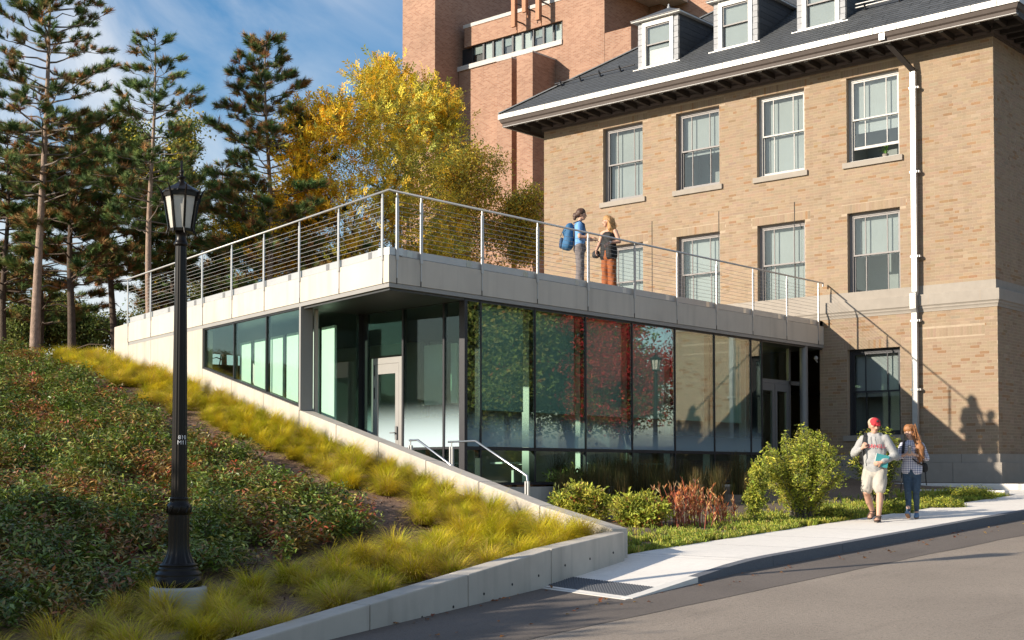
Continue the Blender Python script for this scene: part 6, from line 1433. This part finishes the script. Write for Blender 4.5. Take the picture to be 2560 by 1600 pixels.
# ---------------- man in grey hooded sweatshirt
def man():
    p = atd(2188, 1300, 23.45); x, y = p[0], p[1]
    root = thing('person', 'man in grey hooded sweatshirt, pale shorts and red cap walking towards us', 'person', (x, y, GR(x, y)), 'couple walking on the sidewalk', rotz=.22)
    hc = (.0, -.03, 1.635); look = (.62, -.72, -.16); hcap, P_, l, f, u = head_caps(hc, look, 1.06)
    body = hcap + [((0, .0, 1.44), .058, (0, -.02, 1.56), .055), ((0, 0, 1.40), .09, (0, 0, 1.02), .10, .7)]
    # legs: his right leg (image left) trails bent, the left is planted
    KR, AR = (-.125, -.10, .50), (-.085, .16, .17); KL, AL = (.105, -.10, .50), (.10, -.17, .09)
    body += [((-.10, .0, .90), .085, KR, .060), (KR, .058, (-.11, .04, .33), .062), ((-.11, .04, .33), .06, AR, .040), ((.10, 0, .90), .085, KL, .060), (KL, .058, (.107, -.12, .33), .063), ((.107, -.12, .33), .06, AL, .040)]
    for A, tip in ((AR, Vector((-.10, .02, .065))), (AL, Vector((.11, -.36, .035)))):
        A = Vector(A); hl = A + Vector((0, .045, -.055)); body += [(A, .04, hl, .034), (A + Vector((0, -.01, -.02)), .036, A.lerp(tip, .6) + Vector((0, 0, -.005)), .034, .8), (A.lerp(tip, .5), .036, tip, .026, .7)]
        for i in range(5): q_ = tip + Vector((-.034 + .017 * i, .008 * abs(i - (1 if tip.x > 0 else 3)), 0)); body.append((q_ + Vector((0, .04, 0)), .012, q_ + Vector((0, -.015, -.004)), .0095))
    ER, WR = Vector((-.36, .02, 1.16)), Vector((-.17, -.185, 1.25)); EL, WL_ = Vector((.345, .05, 1.13)), Vector((.17, -.20, 1.015))
    body += [(ER, .035, WR, .028), (EL, .035, WL_, .028)] + hand(WR, (.45, -.15, .75), (.3, 1, -.1), 1.0, 1.5, -1) + hand(WL_, (-.85, -.22, -.22), (0, 1, .1), 1.05, 1.0, 1)
    blob('body', body, 'skin', root, .0115, 4); face(P_, l, f, root, 1.06, 1)
    blob('sweatshirt', [((-.17, .01, 1.40), .09, (.17, .01, 1.40), .09, .9, (0, 1, 0)), ((0, .0, 1.38), .20, (0, -.01, 1.10), .205, .66), ((0, -.01, 1.12), .205, (0, -.005, .93), .195, .70), ((0, -.015, .95), .20, (0, -.005, .88), .185, .70),
          ((-.19, .01, 1.41), .085, ER, .068), (ER, .068, WR.lerp(ER, .12), .046), ((.19, .01, 1.41), .085, EL, .070), (EL, .070, WL_.lerp(EL, .12), .048), ((0, .06, 1.46), .10, (0, .085, 1.40), .11, .8), ((-.07, -.03, 1.475), .05, (.07, -.03, 1.475), .05), ((-.10, .03, 1.475), .055, (.10, .03, 1.475), .055), ((-.10, -.125, 1.03), .05, (.10, -.125, 1.03), .05, .6, (0, 0, 1))], 'hoodie', root, .013, 4, rough=.011)
    for sg in (-1, 1): m = MB(); m.tube([(.035 * sg, -.11, 1.45), (.04 * sg, -.148, 1.38), (.038 * sg, -.16, 1.29)], .004, 5); m.build('drawstring', MATS['hoodie'], root, local=True)
    text('CORNELL', .092, 'sweatshirt_lettering', 'red_print', root, (.035, -.166, 1.285), (R(86), 0, R(3)), .26)
    blob('shorts', [((0, 0, .93), .185, (0, 0, .84), .19, .68), ((-.10, .0, .86), .115, Vector(KR) + Vector((.005, .02, .06)), .105), ((.10, .0, .86), .115, Vector(KL) + Vector((0, .02, .06)), .105)], 'shorts_cloth', root, .013, 4, rough=.012)
    # cap: beige back, red front and bill
    cc_ = P_(0, -.008, .062); blob('cap', [(P_(0, -.022, .055), .097 * 1.04, P_(0, .012, .055), .093 * 1.04, .92, l)], 'cap_beige', root, .011, 3)
    blob('cap_front', [(P_(0, .022, .062), .090 * 1.06, P_(0, .030, .062), .086 * 1.06, .94, l), (P_(-.045, .10, .045), .018, P_(.045, .10, .045), .018), (P_(-.035, .145, .032), .012, P_(.035, .145, .032), .012), (P_(0, .10, .045), .03, P_(0, .145, .032), .014, .4, l)], 'cap_red', root, .009, 2)
    m = MB(); m.ball(P_(0, .112, .098), .022, 10, sq=(1, .5, .8)); m.build('cap_badge', MATS['bag_black'], root, local=True)
    # sandals
    for A, tip, ti in ((AR, Vector((-.10, .02, .065)), 1), (AL, Vector((.11, -.36, .035)), 0)):
        A = Vector(A); hl = A + Vector((0, .06, -.085)); t2 = tip + Vector((0, -.03, -.028))
        blob('sandal', [(hl, .034, hl.lerp(t2, .5), .036, .42), (hl.lerp(t2, .5), .038, t2, .044, .35)], 'leather_brown', root, .011, 1)
        for fct in (.35, .72):
            q_ = A.lerp(tip, fct) + Vector((0, 0, -.008 * 1)); rr = .046 if fct < .5 else .049
            m = MB(); m.tube([q_ + Vector((rr * math.cos(t_), 0, rr * .85 * math.sin(t_) - .008)) for t_ in np.linspace(-.3, math.pi + .3, 9)], .012, 6); m.build('sandal_strap', MATS['leather_brown'], root, local=True)
        m = MB(); m.tube([A + Vector((.045 * math.cos(t_), .045 * math.sin(t_), -.01)) for t_ in np.linspace(0, 6.28, 11)], .011, 5); m.build('sandal_strap', MATS['leather_brown'], root, local=True)
    # rucksack hanging from one shoulder, and the book: things of their own
    org = Vector((x, y, GR(x, y))); rot = Matrix.Rotation(.22, 4, 'Z')
    bp = thing('rucksack', 'black rucksack slung from the shoulder of the man in grey', 'bag', tuple(org), rotz=.22)
    blob('bag_body', [((-.20, .17, 1.33), .10, (-.20, .18, 1.02), .12, .62), ((-.21, .24, 1.10), .07, (-.21, .24, .98), .075, .6)], 'bag_black', bp, .014, 3)
    strap('shoulder_strap', [(-.155, .09, 1.485), (-.145, -.03, 1.515), (-.135, -.12, 1.45), (-.145, -.175, 1.33), (-.16, -.17, 1.22), (-.23, -.05, 1.10), (-.25, .08, 1.03)], .055, .012, 'bag_black', bp)
    strap('loose_strap', [(-.165, -.19, 1.24), (-.155, -.20, 1.10), (-.15, -.185, .97)], .022, .006, 'bag_black', bp)
    bk = thing('book', 'teal book held against the hip of the man in grey', 'book', tuple(org), rotz=.22)
    m = MB(); a = Vector((.045, -.212, .965)); ex_ = Vector((.19, .075, -.05)); ez = Vector((.045, -.01, .20)); ey = Vector((-.012, .028, 0)); m.obox(a, ex_, ey, ez); m.build('pages', MATS['paper'], bk, local=True)
    for off in (-.003, 1.0): m = MB(); m.obox(a + ey * (off if off > 0 else 0) + Vector((.001, -.004, -.004)) * (1 if off < 0 else 1), ex_ * 1.03, ey * .12 * (-1 if off < 0 else 1), ez * 1.03); m.build('cover', MATS['book_teal'], bk, local=True)
    for k in range(3): m = MB(); m.obox(a + Vector((.05, .016 - .028 * 0 - .006, .14 + .02 * k)) - ey * .25, ex_ * .35, ey * .02, Vector((0, 0, .010))); m.build('cover_print', MATS['paper'], bk, local=True)
man()
# ---------------- woman in checked shirt
def woman():
    p = atd(2281, 1300, 23.75); x, y = p[0], p[1]
    root = thing('person', 'woman with long ginger hair in checked shirt and blue jeans walking on the sidewalk', 'person', (x, y, GR(x, y)), 'couple walking on the sidewalk', rotz=.30)
    hc = (-.03, -.02, 1.515); look = (-.42, -.80, -.30); hcap, P_, l, f, u = head_caps(hc, look, .97)
    ER, WR = Vector((-.245, -.02, 1.06)), Vector((-.065, -.215, 1.125)); EL, WL_ = Vector((.255, .0, 1.05)), Vector((.055, -.215, 1.12))
    body = hcap + [((0, .01, 1.33), .045, (-.015, -.01, 1.44), .042), ((0, 0, 1.28), .08, (0, 0, .95), .09, .7), (ER.lerp(WR, .35), .031, WR, .024), (EL.lerp(WL_, .35), .031, WL_, .024)] + hand(WR, (.55, -.5, .35), (.7, .7, 0), .9, 1.2, -1) + hand(WL_, (-.6, -.45, .35), (-.7, .7, 0), .9, 1.2, 1)
    AR, AL = Vector((-.045, -.16, .10)), Vector((.06, .10, .09)); body += [(AR + Vector((0, 0, .1)), .036, AR, .034), (AL + Vector((0, 0, .1)), .036, AL, .034)]
    blob('body', body, 'skin_pale', root, .0105, 4); face(P_, l, f, root, .97)
    blob('shirt', [((-.135, .01, 1.28), .068, (.135, .01, 1.28), .068, .9, (0, 1, 0)), ((0, 0, 1.27), .155, (0, -.01, 1.10), .155, .70), ((0, -.01, 1.12), .15, (0, 0, .90), .17, .70), ((-.06, 0, .95), .11, (-.065, -.005, .84), .118, 1.0), ((.06, 0, .95), .11, (.065, -.005, .84), .118, 1.0), ((-.155, .01, 1.28), .062, ER, .05), (ER, .052, ER.lerp(WR, .45), .045), ((.155, .01, 1.28), .062, EL, .052), (EL, .052, EL.lerp(WL_, .45), .045), ((-.05, -.01, 1.345), .035, (.05, -.01, 1.345), .035)], 'check_shirt', root, .0125, 4, rough=.008)
    KR, KL = Vector((-.06, -.10, .47)), Vector((.075, -.05, .47))
    blob('jeans', [((0, 0, .88), .155, (0, 0, .80), .16, .72), ((-.08, 0, .82), .092, KR, .060), (KR, .058, (-.05, -.09, .32), .055), ((-.05, -.09, .32), .055, AR + Vector((0, 0, .05)), .042), ((.08, 0, .82), .092, KL, .060), (KL, .058, (.07, .0, .32), .055), ((.07, .0, .32), .055, AL + Vector((0, 0, .05)), .042)], 'denim', root, .012, 4, rough=.005)
    for A, t_, nm in ((AR, Vector((-.05, -.32, .115)), 0), (AL, Vector((.07, -.09, .035)), 1)):
        hl = A + Vector((0, .03, -.055)); sh = blob('sneaker', [(A + Vector((0, 0, -.01)), .040, hl, .038), (hl, .040, A.lerp(t_, .55), .042, .8), (A.lerp(t_, .5) + Vector((0, 0, -.012)), .044, t_, .036, .75)], 'sneaker', root, .011, 3)
        dn_ = Vector((0, 0, -.022)) if nm else Vector((0, -.012, -.03)); blob('sole', [(hl + dn_, .036, A.lerp(t_, .5) + dn_ * 1.1 + Vector((0, 0, -.012)), .040, .35), (A.lerp(t_, .5) + dn_ * 1.1 + Vector((0, 0, -.012)), .040, t_ + dn_, .036, .35)], 'sole_tan', root, .010, 1)
    hb = [(P_(0, -.03, .045), .100, P_(0, -.005, .055), .094, .96, l), (P_(-.074, -.045, .02), .036, P_(-.084, -.045, -.10), .024), (P_(.074, -.045, .02), .048, P_(.11, -.04, -.12), .055), (P_(0, -.07, .0), .085, P_(.04, -.10, -.17), .085), (P_(.09, -.02, -.10), .058, (.16, -.10, 1.22), .075), ((.15, -.10, 1.24), .075, (.175, -.10, 1.08), .06), ((.17, -.11, 1.10), .055, (.15, -.13, .98), .02), (P_(.04, -.10, -.15), .085, (.12, .10, 1.18), .07)]
    blob('hair', hb, 'hair_ginger', root, .011, 3, rough=.012); strands(root, 'hair_ginger', [P_(.07, -.04, .10), P_(.03, -.08, .08), P_(.08, -.04, .02)], [(.22, -.10, 1.02), (.20, .02, 1.10), (.18, -.17, 1.0)], 46, 3)
    org = Vector((x, y, GR(x, y))); cp = thing('coffee_cup', 'small travel cup in the hands of the ginger haired woman', 'cup', tuple(org), rotz=.30)
    m = MB(); m.lathe((0, -.275, 1.13), [(.026, 0), (.034, .11), (.036, .112), (.036, .128), (.03, .132)], 16); m.build('cup_body', MATS['cup_grey'], cp, local=True); m = MB(); m.lathe((0, -.275, 1.262), [(.033, 0), (.033, .008), (.02, .012)], 14); m.build('lid', MATS['bag_black'], cp, local=True)
    bg_ = thing('rucksack', 'black rucksack on the back of the ginger haired woman', 'bag', tuple(org), rotz=.30)
    blob('bag_body', [((.03, .19, 1.24), .12, (.05, .20, .93), .14, .62), ((.20, .10, .92), .06, (.20, .12, .86), .06)], 'bag_black', bg_, .014, 3)
    strap('shoulder_strap', [(-.125, .10, 1.33), (-.125, .0, 1.365), (-.125, -.085, 1.30), (-.13, -.12, 1.18), (-.16, -.02, 1.02)], .045, .012, 'bag_black', bg_); strap('shoulder_strap', [(.135, .10, 1.33), (.135, .0, 1.365), (.135, -.09, 1.30), (.14, -.13, 1.16), (.19, -.03, 1.0)], .045, .012, 'bag_black', bg_)
    strap('hip_strap', [(.20, .0, .93), (.12, -.135, .97), (.03, -.16, 1.05)], .025, .008, 'bag_black', bg_); strap('loose_strap', [(.215, .06, .88), (.225, .05, .70), (.235, .06, .58)], .02, .006, 'bag_black', bg_); strap('loose_strap', [(-.175, .05, .90), (-.19, .06, .62), (-.205, .05, .45)], .018, .006, 'bag_black', bg_)
woman()
# ---------------- two women talking on the terrace
DK = ZCP - .148
def terrace_brunette():
    x = -17.52; y = float(onx(1449, 600, x)[1]); ra = R(128)     # facing local -y turned towards the other woman
    root = thing('person', 'dark haired woman in blue shirt and grey trousers at the terrace railing', 'person', (x, y, DK), 'two women talking on the terrace', rotz=ra)
    hc = (.0, -.04, 1.60); look = (.05, -1, -.06); hcap, P_, l, f, u = head_caps(hc, look, 1.0)
    EL, WL_ = Vector((.22, -.02, 1.12)), Vector((.20, -.27, 1.10)); ER, WR = Vector((-.24, .0, 1.10)), Vector((-.20, -.24, 1.08))
    blob('body', hcap + [((0, .02, 1.40), .048, (0, -.02, 1.52), .046), ((0, 0, 1.34), .08, (0, 0, 1.0), .09, .7), ((.18, .01, 1.36), .045, EL, .040), (EL, .038, WL_, .026), ((-.18, .01, 1.36), .045, ER, .040), (ER, .038, WR, .026)] + hand(WL_, (.0, -1, -.05), (0, 0, -1), .95, .7, 1) + hand(WR, (.1, -1, 0), (0, 0, -1), .95, .7, -1), 'skin', root, .0115, 4); face(P_, l, f, root)
    blob('shirt', [((-.15, .01, 1.36), .072, (.15, .01, 1.36), .072, .9, (0, 1, 0)), ((0, 0, 1.34), .165, (0, 0, 1.12), .165, .72), ((0, 0, 1.14), .165, (0, 0, .94), .175, .72), ((.17, .01, 1.36), .066, EL.lerp(Vector((.18, .01, 1.36)), .35), .062), ((-.17, .01, 1.36), .066, ER.lerp(Vector((-.18, .01, 1.36)), .35), .062)], 'tee_blue', root, .0125, 4, rough=.008)
    blob('trousers', [((0, 0, 1.0), .16, (0, 0, .88), .175, .76), ((-.09, 0, .90), .105, (-.10, -.02, .50), .085), ((-.10, -.02, .50), .085, (-.10, 0, .07), .088), ((.09, 0, .90), .105, (.10, -.01, .50), .085), ((.10, -.01, .50), .085, (.10, .03, .07), .088)], 'pants_grey', root, .0125, 4, rough=.016)
    blob('hair', [(P_(0, -.028, .04), .100, P_(0, .0, .052), .093, .96, l), (P_(0, -.09, -.01), .06, P_(0, -.135, -.03), .052), (P_(0, -.135, -.02), .05, P_(0, -.14, -.09), .036)], 'hair_brown', root, .011, 3, rough=.008)
    for sx_ in (-.1, .1): blob('shoe', [((sx_, .03, .04), .04, (sx_, -.14, .03), .036, .7)], 'bag_black', root, .013, 2)
    bp = thing('rucksack', 'blue hiking rucksack on the back of the dark haired woman', 'bag', (x, y, DK), rotz=ra)
    blob('bag_body', [((0, .21, 1.33), .13, (0, .24, .96), .165, .72), ((0, .30, 1.06), .10, (0, .32, .94), .12, .62), ((0, .26, 1.27), .10, (0, .28, 1.22), .11, .7)], 'bag_blue', bp, .014, 3, rough=.012)
    blob('front_pocket', [((0, .375, 1.08), .085, (0, .385, .94), .095, .5)], 'bag_navy', bp, .013, 2)
    for sx_ in (-.12, .12): strap('shoulder_strap', [(sx_, .13, 1.40), (sx_, .0, 1.455), (sx_, -.10, 1.38), (sx_ * 1.1, -.13, 1.22), (sx_ * 1.4, .0, 1.04)], .05, .014, 'bag_navy', bp)
    strap('loose_strap', [(.05, .36, .93), (.05, .36, .78), (.055, .35, .60)], .012, .005, 'steel', bp); strap('compression_strap', [(-.12, .33, 1.28), (0, .40, 1.15), (.12, .34, 1.02)], .016, .006, 'bag_black', bp)
def terrace_blonde():
    x = -17.50; y = float(onx(1522, 600, x)[1]); ra = R(-2)
    root = thing('person', 'blonde woman in black top and rust trousers leaning at the terrace railing', 'person', (x, y, DK), 'two women talking on the terrace', rotz=ra)
    hc = (-.01, -.04, 1.585); look = (-.80, -.50, -.06); hcap, P_, l, f, u = head_caps(hc, look, .98)
    EL, WL_ = Vector((.27, .02, 1.13)), Vector((.16, -.21, 1.09)); ER, WR = Vector((-.25, -.02, 1.12)), Vector((-.215, -.16, .97))
    blob('body', hcap + [((0, .02, 1.39), .047, (-.01, -.02, 1.51), .044), ((-.13, .01, 1.37), .055, (.13, .01, 1.37), .055), ((0, 0, 1.34), .10, (0, 0, 1.0), .10, .7), ((.175, .01, 1.36), .050, EL, .042), (EL, .040, WL_, .027), ((-.175, .01, 1.36), .050, ER, .042), (ER, .040, WR, .027)] + hand(WL_, (-.45, -.5, -.5), (-.3, .3, -.8), .95, 1.1, 1) + hand(WR, (.15, -.2, -1), (1, .2, 0), .95, .7, -1), 'skin', root, .0115, 4); face(P_, l, f, root, .98)
    blob('top', [((0, .0, 1.27), .160, (0, -.01, 1.10), .160, .74), ((-.06, -.01, 1.12), .125, (-.07, -.005, .85), .140, .98), ((.06, -.01, 1.12), .125, (.07, -.005, .85), .140, .98), ((-.09, .01, 1.38), .028, (-.085, -.06, 1.27), .05), ((.09, .01, 1.38), .028, (.085, -.06, 1.27), .05), ((-.09, .06, 1.36), .03, (-.085, .06, 1.25), .05), ((.09, .06, 1.36), .03, (.085, .06, 1.25), .05)], 'top_black', root, .0115, 3, rough=.006)
    blob('trousers', [((0, 0, .92), .17, (0, 0, .84), .18, .76), ((-.085, 0, .86), .105, (-.075, -.03, .48), .082), ((-.075, -.03, .48), .082, (-.06, -.01, .06), .095), ((.085, 0, .86), .105, (.09, .0, .48), .082), ((.09, .0, .48), .082, (.10, .02, .06), .095)], 'pants_rust', root, .0125, 4, rough=.014)
    blob('hair', [(P_(0, -.03, .045), .100, P_(0, -.005, .055), .094, .96, l), (P_(.055, -.055, .02), .055, P_(.065, -.065, -.16), .06), (P_(-.055, -.055, .02), .050, P_(-.065, -.06, -.15), .05), (P_(0, -.08, .0), .085, P_(0, -.10, -.20), .09)], 'hair_blond', root, .011, 3, rough=.014); strands(root, 'hair_blond', [P_(.06, -.05, .09), P_(-.06, -.05, .09), P_(0, -.09, .07)], [P_(.08, -.07, -.25), P_(-.08, -.06, -.24), P_(0, -.13, -.29)], 40, 4)
    m = MB(); m.tube([tuple(WL_.lerp(EL, .12) + Vector((.03 * math.cos(t_), .01 * math.sin(t_), .03 * math.sin(t_)))) for t_ in np.linspace(0, 6.28, 11)], .008, 5); m.build('bracelet', MATS['paper'], root, local=True)
    for sx_ in (-.06, .10): blob('shoe', [((sx_, .03, .035), .038, (sx_, -.13, .03), .034, .7)], 'bag_black', root, .013, 2)
    hbg = thing('handbag', 'black handbag hanging at the hip of the blonde woman', 'bag', (x, y, DK), rotz=ra); blob('bag_body', [((-.27, -.10, .94), .085, (-.27, -.10, .87), .095, .55, (1, .4, 0))], 'bag_black', hbg, .012, 2); strap('shoulder_strap', [(-.25, -.07, 1.0), (-.20, -.02, 1.2), (-.13, .0, 1.42)], .02, .008, 'bag_black', hbg)
terrace_brunette(); terrace_blonde()
bpy.data.scenes.remove(TMP)
print('objects', len(bpy.data.objects))
